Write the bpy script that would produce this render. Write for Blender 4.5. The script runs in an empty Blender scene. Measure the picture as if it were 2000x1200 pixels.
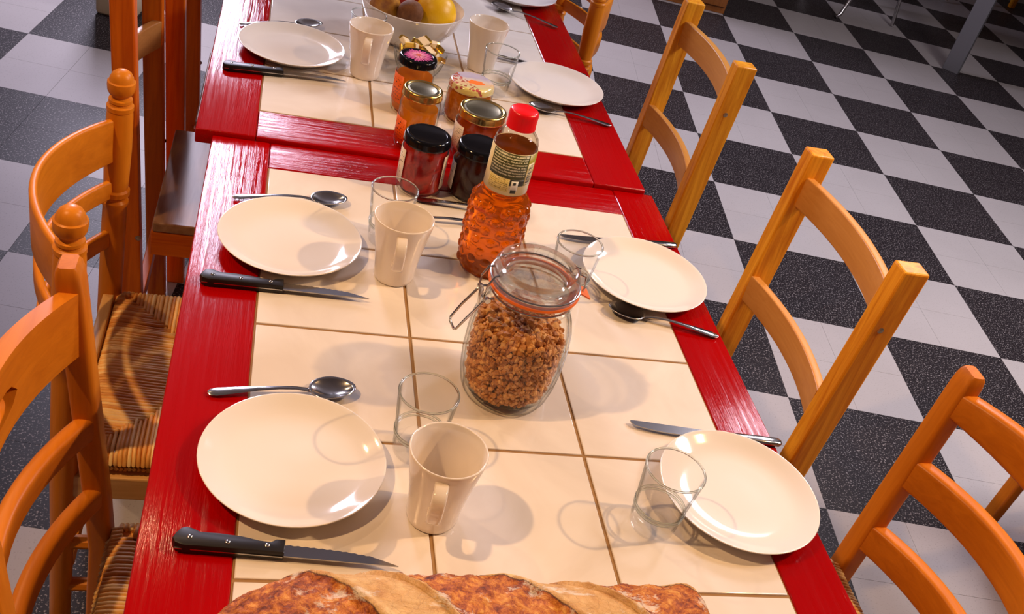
import bpy, bmesh, math, random
from mathutils import Vector, Matrix, Euler
random.seed(7)
PI = math.pi
sc = bpy.context.scene
COL = sc.collection

# ------------------------------------------------------------------ camera
CAM_LOC = Vector((-0.01453549, -1.44197434, 1.56562556))
RIGHT = Vector((0.96185134, -0.14546848, 0.23169143))
DOWN = Vector((0.0997159, -0.60222565, -0.79207387))
FWD = Vector((0.2547523, 0.78496063, -0.56474603))
FPX = 1975.79
cd = bpy.data.cameras.new('camera')
cd.sensor_width = 36.0
cd.sensor_fit = 'HORIZONTAL'
cd.lens = FPX / 2000 * 36
cd.clip_start = 0.02
cam = bpy.data.objects.new('camera', cd)
COL.objects.link(cam)
U = -DOWN
B = -FWD
cam.matrix_world = Matrix(((RIGHT.x, U.x, B.x, CAM_LOC.x), (RIGHT.y, U.y, B.y, CAM_LOC.y),
                           (RIGHT.z, U.z, B.z, CAM_LOC.z), (0, 0, 0, 1)))
sc.camera = cam

def project(p):
    d = Vector(p) - CAM_LOC
    z = d.dot(FWD)
    return (1000 + FPX * d.dot(RIGHT) / z, 600 + FPX * d.dot(DOWN) / z, z)

# ------------------------------------------------------------------ world, lamps, exposure
w = bpy.data.worlds.new('world')
sc.world = w
w.use_nodes = True
w.node_tree.nodes['Background'].inputs[0].default_value = (0.62, 0.58, 0.66, 1)
w.node_tree.nodes['Background'].inputs[1].default_value = 0.3
sc.view_settings.view_transform = 'Standard'
sc.view_settings.look = 'None'
sc.view_settings.gamma = 1.0
sc.view_settings.exposure = 0.0
sc.view_settings.use_curve_mapping = False
sc.cycles.transparent_max_bounces = 48
sc.cycles.max_bounces = 10
sc.cycles.caustics_reflective = False
sc.cycles.caustics_refractive = False
sc.cycles.use_denoising = True

def aim(o, target):
    d = Vector(target) - o.location
    o.rotation_euler = d.to_track_quat('-Z', 'Y').to_euler()

def spot(name, loc, target, energy, color, size, radius=0.045, blend=0.6):
    l = bpy.data.lights.new(name, 'SPOT')
    l.energy = energy
    l.color = color
    l.spot_size = math.radians(size)
    l.spot_blend = blend
    l.shadow_soft_size = radius
    o = bpy.data.objects.new(name, l)
    COL.objects.link(o)
    o.location = loc
    aim(o, target)
    return o

def area(name, loc, target, energy, color, sx, sy):
    l = bpy.data.lights.new(name, 'AREA')
    l.shape = 'RECTANGLE'
    l.size = sx
    l.size_y = sy
    l.energy = energy
    l.color = color
    o = bpy.data.objects.new(name, l)
    COL.objects.link(o)
    o.location = loc
    aim(o, target)
    return o

WARM = (1.0, 0.59, 0.27)
spot('spot_light', (-1.36, -0.84, 3.0), (0.44, -0.66, 0.75), 180, WARM, 57, blend=0.75)
spot('spot_light', (2.30, -0.60, 3.0), (0.46, -0.60, 0.75), 195, WARM, 48, blend=0.75)
spot('spot_light', (-1.30, 1.00, 3.0), (0.15, -0.25, 0.75), 54, (1.0, 0.66, 0.38), 42, blend=0.75)
area('panel_or_fill_light', (-0.66, 4.25, 2.5), (-0.1, 0.9, 0.5), 132, (0.85, 0.79, 1.0), 0.60, 1.8)
area('panel_or_fill_light', (2.75, -0.2, 2.5), (2.7, 0.8, 0.0), 56, (1.0, 0.92, 0.93), 0.8, 0.8)
area('panel_or_fill_light', (2.60, 1.75, 2.7), (0.3, 0.9, 0.75), 34, (0.95, 0.88, 1.0), 0.5, 0.5)  # added cool fill that brightens the far table, set outside its mirror reflections

# ------------------------------------------------------------------ materials
MATS = {}

def new_mat(name):
    m = bpy.data.materials.new(name)
    m.use_nodes = True
    nt = m.node_tree
    b = nt.nodes['Principled BSDF']
    MATS[name] = m
    return m, nt, b

def principled(name, base, rough=0.4, metal=0.0, coat=0.0, spec=0.5, sss=0.0):
    m, nt, b = new_mat(name)
    b.inputs['Base Color'].default_value = (*base, 1)
    b.inputs['Roughness'].default_value = rough
    b.inputs['Metallic'].default_value = metal
    b.inputs['Coat Weight'].default_value = coat
    b.inputs['Coat Roughness'].default_value = 0.08
    b.inputs['Specular IOR Level'].default_value = spec
    if sss:
        b.inputs['Subsurface Weight'].default_value = sss
        b.inputs['Subsurface Radius'].default_value = (0.02, 0.01, 0.005)
        b.inputs['Subsurface Scale'].default_value = 0.5
    return m

def ramp(nt, fac, stops):
    r = nt.nodes.new('ShaderNodeValToRGB')
    cr = r.color_ramp
    while len(cr.elements) < len(stops):
        cr.elements.new(0.5)
    for e, (p, c) in zip(cr.elements, stops):
        e.position = p
        e.color = (*c, 1) if len(c) == 3 else c
    nt.links.new(fac, r.inputs[0])
    return r.outputs[0]

def coords(nt, kind='Object', scale=(1, 1, 1), rot=(0, 0, 0)):
    tc = nt.nodes.new('ShaderNodeTexCoord')
    mp = nt.nodes.new('ShaderNodeMapping')
    mp.inputs['Scale'].default_value = scale
    mp.inputs['Rotation'].default_value = rot
    nt.links.new(tc.outputs[kind], mp.inputs[0])
    return mp.outputs[0]

def world_coords(nt, scale=(1, 1, 1)):
    g = nt.nodes.new('ShaderNodeNewGeometry')
    mp = nt.nodes.new('ShaderNodeMapping')
    mp.inputs['Scale'].default_value = scale
    nt.links.new(g.outputs['Position'], mp.inputs[0])
    return mp.outputs[0]

def noise(nt, vec, scale, detail=3, rough=0.5, dist=0.0):
    n = nt.nodes.new('ShaderNodeTexNoise')
    n.inputs['Scale'].default_value = scale
    n.inputs['Detail'].default_value = detail
    n.inputs['Roughness'].default_value = rough
    n.inputs['Distortion'].default_value = dist
    nt.links.new(vec, n.inputs['Vector'])
    return n.outputs['Fac']

def mixc(nt, fac, a, b, blend='MIX'):
    n = nt.nodes.new('ShaderNodeMix')
    n.data_type = 'RGBA'
    n.blend_type = blend
    for inp, v in ((n.inputs['Factor'], fac), (n.inputs['A'], a), (n.inputs['B'], b)):
        pass
    def put(sock, v):
        if hasattr(v, 'is_output'):
            nt.links.new(v, sock)
        elif isinstance(v, (int, float)):
            sock.default_value = v
        else:
            sock.default_value = (*v, 1)
    put(n.inputs[0], fac)
    put(n.inputs[6], a)
    put(n.inputs[7], b)
    return n.outputs[2]

def math_node(nt, op, a, b=None, c=None):
    n = nt.nodes.new('ShaderNodeMath')
    n.operation = op
    for i, v in enumerate((a, b, c)):
        if v is None:
            continue
        if hasattr(v, 'is_output'):
            nt.links.new(v, n.inputs[i])
        else:
            n.inputs[i].default_value = v
    return n.outputs[0]

def bump(nt, b, height, strength=0.2, dist=0.002):
    n = nt.nodes.new('ShaderNodeBump')
    n.inputs['Strength'].default_value = strength
    n.inputs['Distance'].default_value = dist
    nt.links.new(height, n.inputs['Height'])
    nt.links.new(n.outputs[0], b.inputs['Normal'])

def wood(name, dark, light, axis, grain=1.0, rough=0.36, coat=0.0, contrast=1.0):
    m, nt, b = new_mat(name)
    s = [26 * grain] * 3
    s['xyz'.index(axis)] = 1.6 * grain
    v = coords(nt, 'Object', s)
    n1 = noise(nt, v, 2.2, 5, 0.6, 1.2)
    s2 = [7 * grain] * 3
    s2['xyz'.index(axis)] = 0.8
    n2 = noise(nt, coords(nt, 'Object', s2), 2.0, 2, 0.5, 0.6)
    f = math_node(nt, 'ADD', math_node(nt, 'MULTIPLY', n1, 0.6), math_node(nt, 'MULTIPLY', n2, 0.4))
    c = ramp(nt, f, [(0.5 - 0.2 / contrast, dark), (0.5 + 0.16 / contrast, light)])
    nt.links.new(c, b.inputs['Base Color'])
    b.inputs['Roughness'].default_value = rough
    b.inputs['Coat Weight'].default_value = coat
    b.inputs['Coat Roughness'].default_value = 0.12
    b.inputs['Specular IOR Level'].default_value = 0.25
    bump(nt, b, n1, 0.08, 0.001)
    return m

def wood_set(name, dark, light, **k):
    return {a: wood(name + '_' + a, dark, light, a, **k) for a in 'xyz'}

W_BEECH = wood_set('beech_varnish', (0.50, 0.135, 0.006), (0.68, 0.215, 0.012), grain=1.3)
W_TURN = wood_set('turned_varnish', (0.54, 0.16, 0.006), (0.74, 0.255, 0.014), grain=1.0)
W_PINE = wood_set('pine_varnish', (0.62, 0.17, 0.004), (1.0, 0.46, 0.028), grain=0.9, contrast=1.5)
W_PINER = wood_set('red_pine_varnish', (0.58, 0.085, 0.004), (0.92, 0.22, 0.008), grain=0.9, contrast=1.4)
W_PLY = wood_set('pale_slat_varnish', (0.58, 0.24, 0.045), (0.70, 0.33, 0.075), grain=1.4)
W_PLYR = wood_set('brown_slat_varnish', (0.40, 0.15, 0.035), (0.52, 0.22, 0.06), grain=1.4)
W_SEAT = wood_set('worn_seat_wood', (0.26, 0.11, 0.045), (0.46, 0.26, 0.14), grain=0.8, contrast=1.3, rough=0.40, coat=0.12)
W_CAB = wood_set('cabinet_wood', (0.20, 0.065, 0.015), (0.32, 0.11, 0.026), grain=0.8)
W_LIGHT = wood_set('light_rail_wood', (0.58, 0.30, 0.09), (0.78, 0.47, 0.18), grain=1.0)

def red_paint(name, axis):
    m, nt, b = new_mat(name)
    s = [60, 60, 60]
    s['xyz'.index(axis)] = 2.2
    g = noise(nt, coords(nt, 'Object', s), 2.4, 5, 0.65, 0.8)
    v = coords(nt, 'Object')
    blot = noise(nt, v, 5, 3)
    s3 = [260, 260, 260]
    s3['xyz'.index(axis)] = 16
    scr = noise(nt, coords(nt, 'Object', s3, (0, 0, 0.35)), 1.0, 2, 0.5, 0.4)
    scm = ramp(nt, scr, [(0.735, (0, 0, 0)), (0.765, (1, 1, 1))])
    wearn = noise(nt, v, 11, 2)
    wm = ramp(nt, wearn, [(0.56, (0, 0, 0)), (0.66, (1, 1, 1))])
    base = mixc(nt, blot, (0.27, 0.0002, 0.0008), (0.39, 0.0003, 0.0008))
    msk = math_node(nt, 'MULTIPLY', math_node(nt, 'MULTIPLY', scm, wm), 0.55)
    base = mixc(nt, msk, base, (0.62, 0.30, 0.26))
    nt.links.new(base, b.inputs['Base Color'])
    r = ramp(nt, g, [(0.3, (0.06,) * 3), (0.75, (0.19,) * 3)])
    nt.links.new(r, b.inputs['Roughness'])
    b.inputs['Specular IOR Level'].default_value = 0.26
    bump(nt, b, g, 0.75, 0.0014)
    return m

RED_X = red_paint('red_paint_x', 'x')
RED_Y = red_paint('red_paint_y', 'y')

def tile_mat():
    m, nt, b = new_mat('table_tile_glaze')
    v = world_coords(nt)
    n = noise(nt, v, 6, 4, 0.6, 1.5)
    c = ramp(nt, n, [(0.3, (0.70, 0.635, 0.57)), (0.7, (0.78, 0.725, 0.665))])
    nt.links.new(c, b.inputs['Base Color'])
    b.inputs['Roughness'].default_value = 0.16
    b.inputs['Specular IOR Level'].default_value = 0.45
    bump(nt, b, noise(nt, v, 18, 2), 0.05, 0.002)
    return m

TILE = tile_mat()
GROUT = principled('brown_grout', (0.30, 0.165, 0.06), 0.85)

def floor_mat(name, dark):
    m, nt, b = new_mat(name)
    v = world_coords(nt)
    vor = nt.nodes.new('ShaderNodeTexVoronoi')
    vor.inputs['Scale'].default_value = 120
    nt.links.new(v, vor.inputs['Vector'])
    sp = noise(nt, v, 210, 2, 0.6)
    big = noise(nt, v, 2.6, 4, 0.6)
    if dark:
        base = mixc(nt, big, (0.012, 0.009, 0.011), (0.026, 0.021, 0.024))
        fl = ramp(nt, sp, [(0.57, (0, 0, 0)), (0.66, (1, 1, 1))])
        col = mixc(nt, math_node(nt, 'MULTIPLY', fl, 0.55), base, (0.55, 0.50, 0.50))
    else:
        base = mixc(nt, big, (0.40, 0.37, 0.365), (0.51, 0.475, 0.47))
        fl = ramp(nt, sp, [(0.60, (0, 0, 0)), (0.70, (1, 1, 1))])
        col = mixc(nt, math_node(nt, 'MULTIPLY', fl, 0.40), base, (0.20, 0.16, 0.14))
    nt.links.new(col, b.inputs['Base Color'])
    b.inputs['Roughness'].default_value = 0.42
    b.inputs['Specular IOR Level'].default_value = 0.18
    return m

FL_DARK = floor_mat('dark_speckled_vinyl', True)
FL_LIGHT = floor_mat('pale_speckled_vinyl', False)
FL_JOINT = principled('floor_joint', (0.10, 0.085, 0.08), 0.9)
WALL = principled('brown_wall', (0.30, 0.24, 0.20), 0.85)
CEIL = principled('ceiling_paint', (0.42, 0.39, 0.38), 0.9)
PORC = principled('white_glazed_ceramic', (0.80, 0.765, 0.73), 0.10, coat=0.3)
MUGM = principled('cream_glazed_ceramic', (0.78, 0.70, 0.62), 0.13, coat=0.3)
STEEL = principled('polished_steel', (0.52, 0.51, 0.50), 0.16, metal=1.0)
STEEL2 = principled('blade_steel', (0.42, 0.41, 0.41), 0.20, metal=1.0)
WIRE = principled('clasp_wire', (0.62, 0.60, 0.56), 0.18, metal=1.0)
BLACKP = principled('black_plastic_handle', (0.010, 0.008, 0.008), 0.42, spec=0.3)
BLACKL = principled('black_lacquered_lid', (0.004, 0.004, 0.006), 0.12, spec=0.28)
GOLD = principled('gold_lid', (0.68, 0.46, 0.14), 0.22, metal=1.0)
LIDTOP = principled('dull_gold_lid_top', (0.50, 0.46, 0.31), 0.30, metal=1.0)
FOIL = principled('gold_foil', (0.85, 0.52, 0.08), 0.22, metal=1.0)
PAPER = principled('cream_wrapper_paper', (0.82, 0.66, 0.40), 0.5)
REDCAP = principled('red_plastic_cap', (0.78, 0.004, 0.010), 0.28)
RUBBER = principled('orange_rubber', (0.88, 0.17, 0.012), 0.4, sss=0.2)
GREYM = principled('grey_metal_leg', (0.17, 0.17, 0.19), 0.4, metal=0.3)
CHROME = principled('chair_tube_chrome', (0.55, 0.53, 0.54), 0.25, metal=1.0)
BLACKSEAT = principled('black_vinyl_seat', (0.012, 0.011, 0.012), 0.5)
CREAMPLASTIC = principled('cream_plastic', (0.62, 0.50, 0.32), 0.5)
SCREW = principled('screw_steel', (0.55, 0.45, 0.33), 0.35, metal=1.0)
PETALS = [principled('petal_pink_%d' % i, c, 0.3) for i, c in enumerate(((0.52, 0.09, 0.30), (0.66, 0.16, 0.38), (0.75, 0.28, 0.42)))]
PETALC = principled('petal_centre', (0.55, 0.11, 0.06), 0.35)

def glass(name, tint=(0.97, 0.98, 0.975), edge=(0.42, 0.44, 0.42), spec=0.018, edgespec=0.8):
    m = bpy.data.materials.new(name)
    m.use_nodes = True
    nt = m.node_tree
    nt.nodes.clear()
    out = nt.nodes.new('ShaderNodeOutputMaterial')
    lw = nt.nodes.new('ShaderNodeLayerWeight')
    lw.inputs['Blend'].default_value = 0.5
    f = lw.outputs['Facing']
    tr = nt.nodes.new('ShaderNodeBsdfTransparent')
    nt.links.new(ramp(nt, f, [(0.0, tint), (0.66, tint), (0.97, edge)]), tr.inputs[0])
    gl = nt.nodes.new('ShaderNodeBsdfGlossy')
    gl.inputs['Roughness'].default_value = 0.03
    mx = nt.nodes.new('ShaderNodeMixShader')
    p5 = math_node(nt, 'POWER', f, 6.0)
    nt.links.new(math_node(nt, 'MULTIPLY_ADD', p5, edgespec, spec), mx.inputs[0])
    nt.links.new(tr.outputs[0], mx.inputs[1])
    nt.links.new(gl.outputs[0], mx.inputs[2])
    nt.links.new(mx.outputs[0], out.inputs[0])
    MATS[name] = m
    return m

GLASS = glass('tumbler_glass', (0.992, 0.995, 0.992), (0.12, 0.14, 0.12), 0.02, 0.9)
JARGLASS = glass('jar_glass', (0.985, 0.988, 0.975), (0.30, 0.31, 0.26))
PLASTICCLEAR = glass('clear_plastic', (0.94, 0.91, 0.86), (0.50, 0.42, 0.34))

def thick_glass(name, clear=0.35, tint=(0.96, 0.98, 0.97)):
    """solid cast glass: refraction mixed with straight transmission"""
    m = bpy.data.materials.new(name)
    m.use_nodes = True
    nt = m.node_tree
    nt.nodes.clear()
    out = nt.nodes.new('ShaderNodeOutputMaterial')
    g = nt.nodes.new('ShaderNodeBsdfGlass')
    g.inputs['Color'].default_value = (*tint, 1)
    g.inputs['Roughness'].default_value = 0.0
    g.inputs['IOR'].default_value = 1.47
    tr = nt.nodes.new('ShaderNodeBsdfTransparent')
    tr.inputs[0].default_value = (*tint, 1)
    mx = nt.nodes.new('ShaderNodeMixShader')
    mx.inputs[0].default_value = clear
    nt.links.new(g.outputs[0], mx.inputs[1])
    nt.links.new(tr.outputs[0], mx.inputs[2])
    nt.links.new(mx.outputs[0], out.inputs[0])
    return m

CASTGLASS = thick_glass('cast_glass', 0.55)
BASEGLASS = thick_glass('tumbler_base_glass', 0.88, (1.0, 1.0, 1.0))
RIMGLASS = thick_glass('tumbler_rim_glass', 0.15, (0.90, 0.93, 0.90))

def jelly(name, col, trans, clear=0.25, mottled=None, scale=60, refr=0.35):
    """translucent preserve: refraction, scattering and tinted clear transmission under a glossy skin"""
    m = bpy.data.materials.new(name)
    m.use_nodes = True
    nt = m.node_tree
    nt.nodes.clear()
    out = nt.nodes.new('ShaderNodeOutputMaterial')
    c = None
    if mottled:
        n = noise(nt, coords(nt, 'Object'), scale, 3, 0.6, 0.8)
        c = ramp(nt, n, [(0.36, mottled), (0.62, col)])
    def setc(node):
        if c is not None:
            nt.links.new(c, node.inputs[0])
        else:
            node.inputs[0].default_value = (*col, 1)
    df = nt.nodes.new('ShaderNodeBsdfDiffuse')
    tl = nt.nodes.new('ShaderNodeBsdfTranslucent')
    setc(df)
    setc(tl)
    a = nt.nodes.new('ShaderNodeMixShader')
    a.inputs[0].default_value = 0.5
    nt.links.new(df.outputs[0], a.inputs[1])
    nt.links.new(tl.outputs[0], a.inputs[2])
    rf = nt.nodes.new('ShaderNodeBsdfRefraction')
    rf.inputs['Color'].default_value = (*trans, 1)
    rf.inputs['IOR'].default_value = 1.36
    rf.inputs['Roughness'].default_value = 0.01
    b2 = nt.nodes.new('ShaderNodeMixShader')
    b2.inputs[0].default_value = refr
    nt.links.new(a.outputs[0], b2.inputs[1])
    nt.links.new(rf.outputs[0], b2.inputs[2])
    tr = nt.nodes.new('ShaderNodeBsdfTransparent')
    tr.inputs[0].default_value = (*trans, 1)
    c2 = nt.nodes.new('ShaderNodeMixShader')
    c2.inputs[0].default_value = clear
    nt.links.new(b2.outputs[0], c2.inputs[1])
    nt.links.new(tr.outputs[0], c2.inputs[2])
    gl = nt.nodes.new('ShaderNodeBsdfGlossy')
    gl.inputs['Roughness'].default_value = 0.05
    lw = nt.nodes.new('ShaderNodeLayerWeight')
    lw.inputs['Blend'].default_value = 0.5
    d2 = nt.nodes.new('ShaderNodeMixShader')
    nt.links.new(math_node(nt, 'MULTIPLY_ADD', math_node(nt, 'POWER', lw.outputs['Facing'], 4.0), 0.5, 0.04), d2.inputs[0])
    nt.links.new(c2.outputs[0], d2.inputs[1])
    nt.links.new(gl.outputs[0], d2.inputs[2])
    nt.links.new(d2.outputs[0], out.inputs[0])
    MATS[name] = m
    return m

J_APRICOT = jelly('apricot_jam', (0.80, 0.25, 0.02), (0.95, 0.50, 0.06), 0.20)
J_PEACH = jelly('peach_jelly', (0.84, 0.32, 0.02), (1.0, 0.60, 0.10), 0.22)
J_HONEY = jelly('grainy_honey', (0.70, 0.27, 0.03), (0.9, 0.5, 0.1), 0.10, (0.48, 0.14, 0.012), 90, 0.15)
J_AMBER = jelly('amber_jelly', (0.40, 0.07, 0.008), (0.75, 0.22, 0.03), 0.15)
J_RED = jelly('red_jam', (0.85, 0.035, 0.02), (0.9, 0.07, 0.03), 0.08, (0.38, 0.012, 0.010), 45, 0.12)
J_DARK = principled('dark_jam', (0.022, 0.003, 0.002), 0.15, spec=0.3)
J_SYRUP = jelly('amber_syrup', (0.80, 0.19, 0.004), (1.0, 0.44, 0.03), 0.10, None, 60, 0.68)

def print_label(name, paper, ink, zc, lines, width_noise=60, dens=0.5):
    """paper with rows of small unreadable print, z running up the jar"""
    m, nt, b = new_mat(name)
    tc = nt.nodes.new('ShaderNodeTexCoord')
    sp = nt.nodes.new('ShaderNodeSeparateXYZ')
    nt.links.new(tc.outputs['UV'], sp.inputs[0])
    row = math_node(nt, 'FRACT', math_node(nt, 'MULTIPLY', sp.outputs['Y'], lines))
    rm = math_node(nt, 'LESS_THAN', row, 0.5)
    n = noise(nt, coords(nt, 'UV', (width_noise, lines * 1.0, 1)), 1.0, 1)
    im = math_node(nt, 'GREATER_THAN', n, dens)
    inx = math_node(nt, 'MULTIPLY', math_node(nt, 'GREATER_THAN', sp.outputs['X'], zc[0]), math_node(nt, 'LESS_THAN', sp.outputs['X'], zc[1]))
    iny = math_node(nt, 'MULTIPLY', math_node(nt, 'GREATER_THAN', sp.outputs['Y'], zc[2]), math_node(nt, 'LESS_THAN', sp.outputs['Y'], zc[3]))
    msk = math_node(nt, 'MULTIPLY', math_node(nt, 'MULTIPLY', rm, im), math_node(nt, 'MULTIPLY', inx, iny))
    nt.links.new(mixc(nt, msk, paper, ink), b.inputs['Base Color'])
    b.inputs['Roughness'].default_value = 0.45
    return m

LBL_ORANGE = print_label('orange_paper_label', (0.85, 0.14, 0.008), (0.10, 0.012, 0.006), (0.05, 0.95, 0.1, 0.9), 9, 26, 0.56)
LBL_WHITE = print_label('white_paper_label', (0.80, 0.72, 0.66), (0.10, 0.09, 0.09), (0.02, 0.98, 0.2, 0.9), 12, 40, 0.58)
LBL_GREEN = print_label('green_label_panel', (0.055, 0.062, 0.012), (0.62, 0.60, 0.40), (0.03, 0.97, 0.06, 0.95), 9, 30, 0.42)
LBL_YELLOW = print_label('yellow_label_paper', (0.72, 0.58, 0.20), (0.25, 0.20, 0.05), (0.04, 0.96, 0.08, 0.92), 7, 22, 0.5)
LBL_PALE = principled('pale_label_paper', (0.80, 0.70, 0.40), 0.4)
INK = principled('label_ink', (0.02, 0.02, 0.015), 0.5)
LBL_OLIVE = principled('olive_label_paper', (0.34, 0.30, 0.03), 0.4)
ICON = principled('label_icon_white', (0.80, 0.78, 0.70), 0.4)

def straw_mat():
    m, nt, b = new_mat('rush_straw')
    a = nt.nodes.new('ShaderNodeAttribute')
    a.attribute_name = 'tone'
    n = noise(nt, coords(nt, 'Object'), 55, 4, 0.65)
    f = math_node(nt, 'ADD', math_node(nt, 'MULTIPLY', a.outputs['Fac'], 0.65), math_node(nt, 'MULTIPLY', n, 0.4))
    c = ramp(nt, f, [(0.10, (0.55, 0.19, 0.025)), (0.45, (0.86, 0.44, 0.10)), (0.8, (0.95, 0.66, 0.27))])
    nt.links.new(c, b.inputs['Base Color'])
    b.inputs['Roughness'].default_value = 0.5
    return m

STRAW = straw_mat()

def granola_mat():
    m, nt, b = new_mat('granola_oats')
    a = nt.nodes.new('ShaderNodeAttribute')
    a.attribute_name = 'tone'
    n = noise(nt, coords(nt, 'Object'), 240, 3, 0.6)
    f = math_node(nt, 'ADD', math_node(nt, 'MULTIPLY', a.outputs['Fac'], 0.55), math_node(nt, 'MULTIPLY', n, 0.5))
    c = ramp(nt, f, [(0.2, (0.28, 0.085, 0.012)), (0.5, (0.54, 0.21, 0.042)), (0.8, (0.76, 0.40, 0.13))])
    nt.links.new(c, b.inputs['Base Color'])
    b.inputs['Roughness'].default_value = 0.6
    bump(nt, b, n, 0.5, 0.002)
    return m

GRANOLA = granola_mat()

def bread_mat():
    m, nt, b = new_mat('bread_crust')
    a = nt.nodes.new('ShaderNodeAttribute')
    a.attribute_name = 'tone'
    v = coords(nt, 'Object')
    n1 = noise(nt, v, 95, 6, 0.75, 0.6)
    n2 = noise(nt, v, 16, 5, 0.65, 0.8)
    n3 = noise(nt, coords(nt, 'Object', (1, 1, 1), (0, 0, 0.6)), 34, 6, 0.7, 1.2)
    crack = nt.nodes.new('ShaderNodeTexVoronoi')
    crack.feature = 'DISTANCE_TO_EDGE'
    crack.inputs['Scale'].default_value = 70
    wv = nt.nodes.new('ShaderNodeVectorMath')
    wv.operation = 'MULTIPLY_ADD'
    nz = nt.nodes.new('ShaderNodeTexNoise')
    nz.inputs['Scale'].default_value = 40
    nz.inputs['Detail'].default_value = 4
    nt.links.new(v, nz.inputs['Vector'])
    nt.links.new(nz.outputs['Color'], wv.inputs[0])
    wv.inputs[1].default_value = (0.03, 0.03, 0.03)
    nt.links.new(v, wv.inputs[2])
    nt.links.new(wv.outputs[0], crack.inputs['Vector'])
    pale = ramp(nt, n2, [(0.30, (0.40, 0.16, 0.04)), (0.44, (0.66, 0.37, 0.12)), (0.62, (0.82, 0.56, 0.25))])
    ck = ramp(nt, crack.outputs['Distance'], [(0.0, (1, 1, 1)), (0.035, (0, 0, 0))])
    pale = mixc(nt, math_node(nt, 'MULTIPLY', ck, 0.30), pale, (0.24, 0.085, 0.02))
    mixn = math_node(nt, 'ADD', math_node(nt, 'MULTIPLY', n1, 0.55), math_node(nt, 'MULTIPLY', n3, 0.45))
    openc = ramp(nt, mixn, [(0.38, (0.10, 0.015, 0.003)), (0.46, (0.34, 0.07, 0.007)), (0.53, (0.60, 0.19, 0.018)), (0.62, (0.82, 0.40, 0.08))])
    f = math_node(nt, 'ADD', a.outputs['Fac'], math_node(nt, 'MULTIPLY_ADD', n3, 0.40, -0.20))
    msk = ramp(nt, f, [(0.47, (0, 0, 0)), (0.53, (1, 1, 1))])
    edge = ramp(nt, f, [(0.40, (0, 0, 0)), (0.50, (1, 1, 1)), (0.66, (0, 0, 0))])
    col = mixc(nt, msk, pale, openc)
    col = mixc(nt, math_node(nt, 'MULTIPLY', edge, 0.9), col, (0.05, 0.010, 0.003))
    fl = noise(nt, coords(nt, 'Object', (22, 40, 40)), 1.0, 8, 0.72, 0.4)
    flm = ramp(nt, fl, [(0.56, (0, 0, 0)), (0.62, (1, 1, 1))])
    col = mixc(nt, math_node(nt, 'MULTIPLY', flm, 0.75), col, (0.82, 0.72, 0.58))
    nt.links.new(col, b.inputs['Base Color'])
    b.inputs['Roughness'].default_value = 0.6
    bump(nt, b, mixn, 0.9, 0.006)
    return m

BREAD = bread_mat()

def fruit_mat(name, c1, c2, scale, rough, bmp=0.0):
    m, nt, b = new_mat(name)
    v = coords(nt, 'Object')
    n = noise(nt, v, scale, 4, 0.6)
    nt.links.new(ramp(nt, n, [(0.35, c1), (0.65, c2)]), b.inputs['Base Color'])
    b.inputs['Roughness'].default_value = rough
    if bmp:
        bump(nt, b, noise(nt, v, 260, 2), bmp, 0.001)
    return m

KIWI = fruit_mat('kiwi_skin', (0.13, 0.045, 0.012), (0.22, 0.085, 0.025), 60, 0.75, 0.5)
LEMON = fruit_mat('yellow_citrus_skin', (0.92, 0.50, 0.004), (0.97, 0.60, 0.006), 9, 0.38, 0.25)
APPLE = fruit_mat('red_apple_skin', (0.50, 0.012, 0.006), (0.66, 0.05, 0.01), 20, 0.22)
PEAR = fruit_mat('russet_pear_skin', (0.30, 0.10, 0.012), (0.58, 0.27, 0.02), 40, 0.5, 0.2)
STALK = principled('fruit_stalk', (0.10, 0.05, 0.02), 0.7)

# ------------------------------------------------------------------ mesh helpers
def link(o, parent=None):
    COL.objects.link(o)
    if parent is not None:
        o.parent = parent
    return o

def from_bm(name, bm, mat, parent=None, smooth=True, angle=40):
    me = bpy.data.meshes.new(name)
    bmesh.ops.recalc_face_normals(bm, faces=bm.faces)
    bm.to_mesh(me)
    bm.free()
    if mat is not None:
        me.materials.append(mat)
    if smooth:
        me.polygons.foreach_set('use_smooth', [True] * len(me.polygons))
        try:
            me.set_sharp_from_angle(angle=math.radians(angle))
        except Exception:
            pass
    return link(bpy.data.objects.new(name, me), parent)

def mesh_obj(name, verts, faces, mat, parent=None, smooth=True, angle=40):
    bm = bmesh.new()
    vs = [bm.verts.new(v) for v in verts]
    for f in faces:
        try:
            bm.faces.new([vs[i] for i in f])
        except ValueError:
            pass
    return from_bm(name, bm, mat, parent, smooth, angle)

def empty(name, loc=(0, 0, 0), rz=0.0, label=None, cat=None, group=None):
    o = bpy.data.objects.new(name, None)
    o.empty_display_size = 0.05
    link(o)
    o.location = loc
    o.rotation_euler = (0, 0, rz)
    if label:
        tag(o, label, cat, group)
    return o

def tag(o, label, cat, group=None):
    o['label'] = label
    o['category'] = cat
    if group:
        o['group'] = group
    return o

def struct(o):
    o['kind'] = 'structure'
    return o

def bm_box(bm, x0, x1, y0, y1, z0, z1, bev=0.0, seg=2):
    r = bmesh.ops.create_cube(bm, size=1.0)
    vs = r['verts']
    bmesh.ops.scale(bm, vec=(x1 - x0, y1 - y0, z1 - z0), verts=vs)
    bmesh.ops.translate(bm, vec=((x0 + x1) / 2, (y0 + y1) / 2, (z0 + z1) / 2), verts=vs)
    if bev:
        es = list({e for v in vs for e in v.link_edges})
        bmesh.ops.bevel(bm, geom=es, offset=bev, segments=seg, affect='EDGES', profile=0.5)

def box(name, x0, x1, y0, y1, z0, z1, mat, parent=None, bev=0.0, seg=2):
    bm = bmesh.new()
    bm_box(bm, x0, x1, y0, y1, z0, z1, bev, seg)
    return from_bm(name, bm, mat, parent, True, 20)

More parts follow.
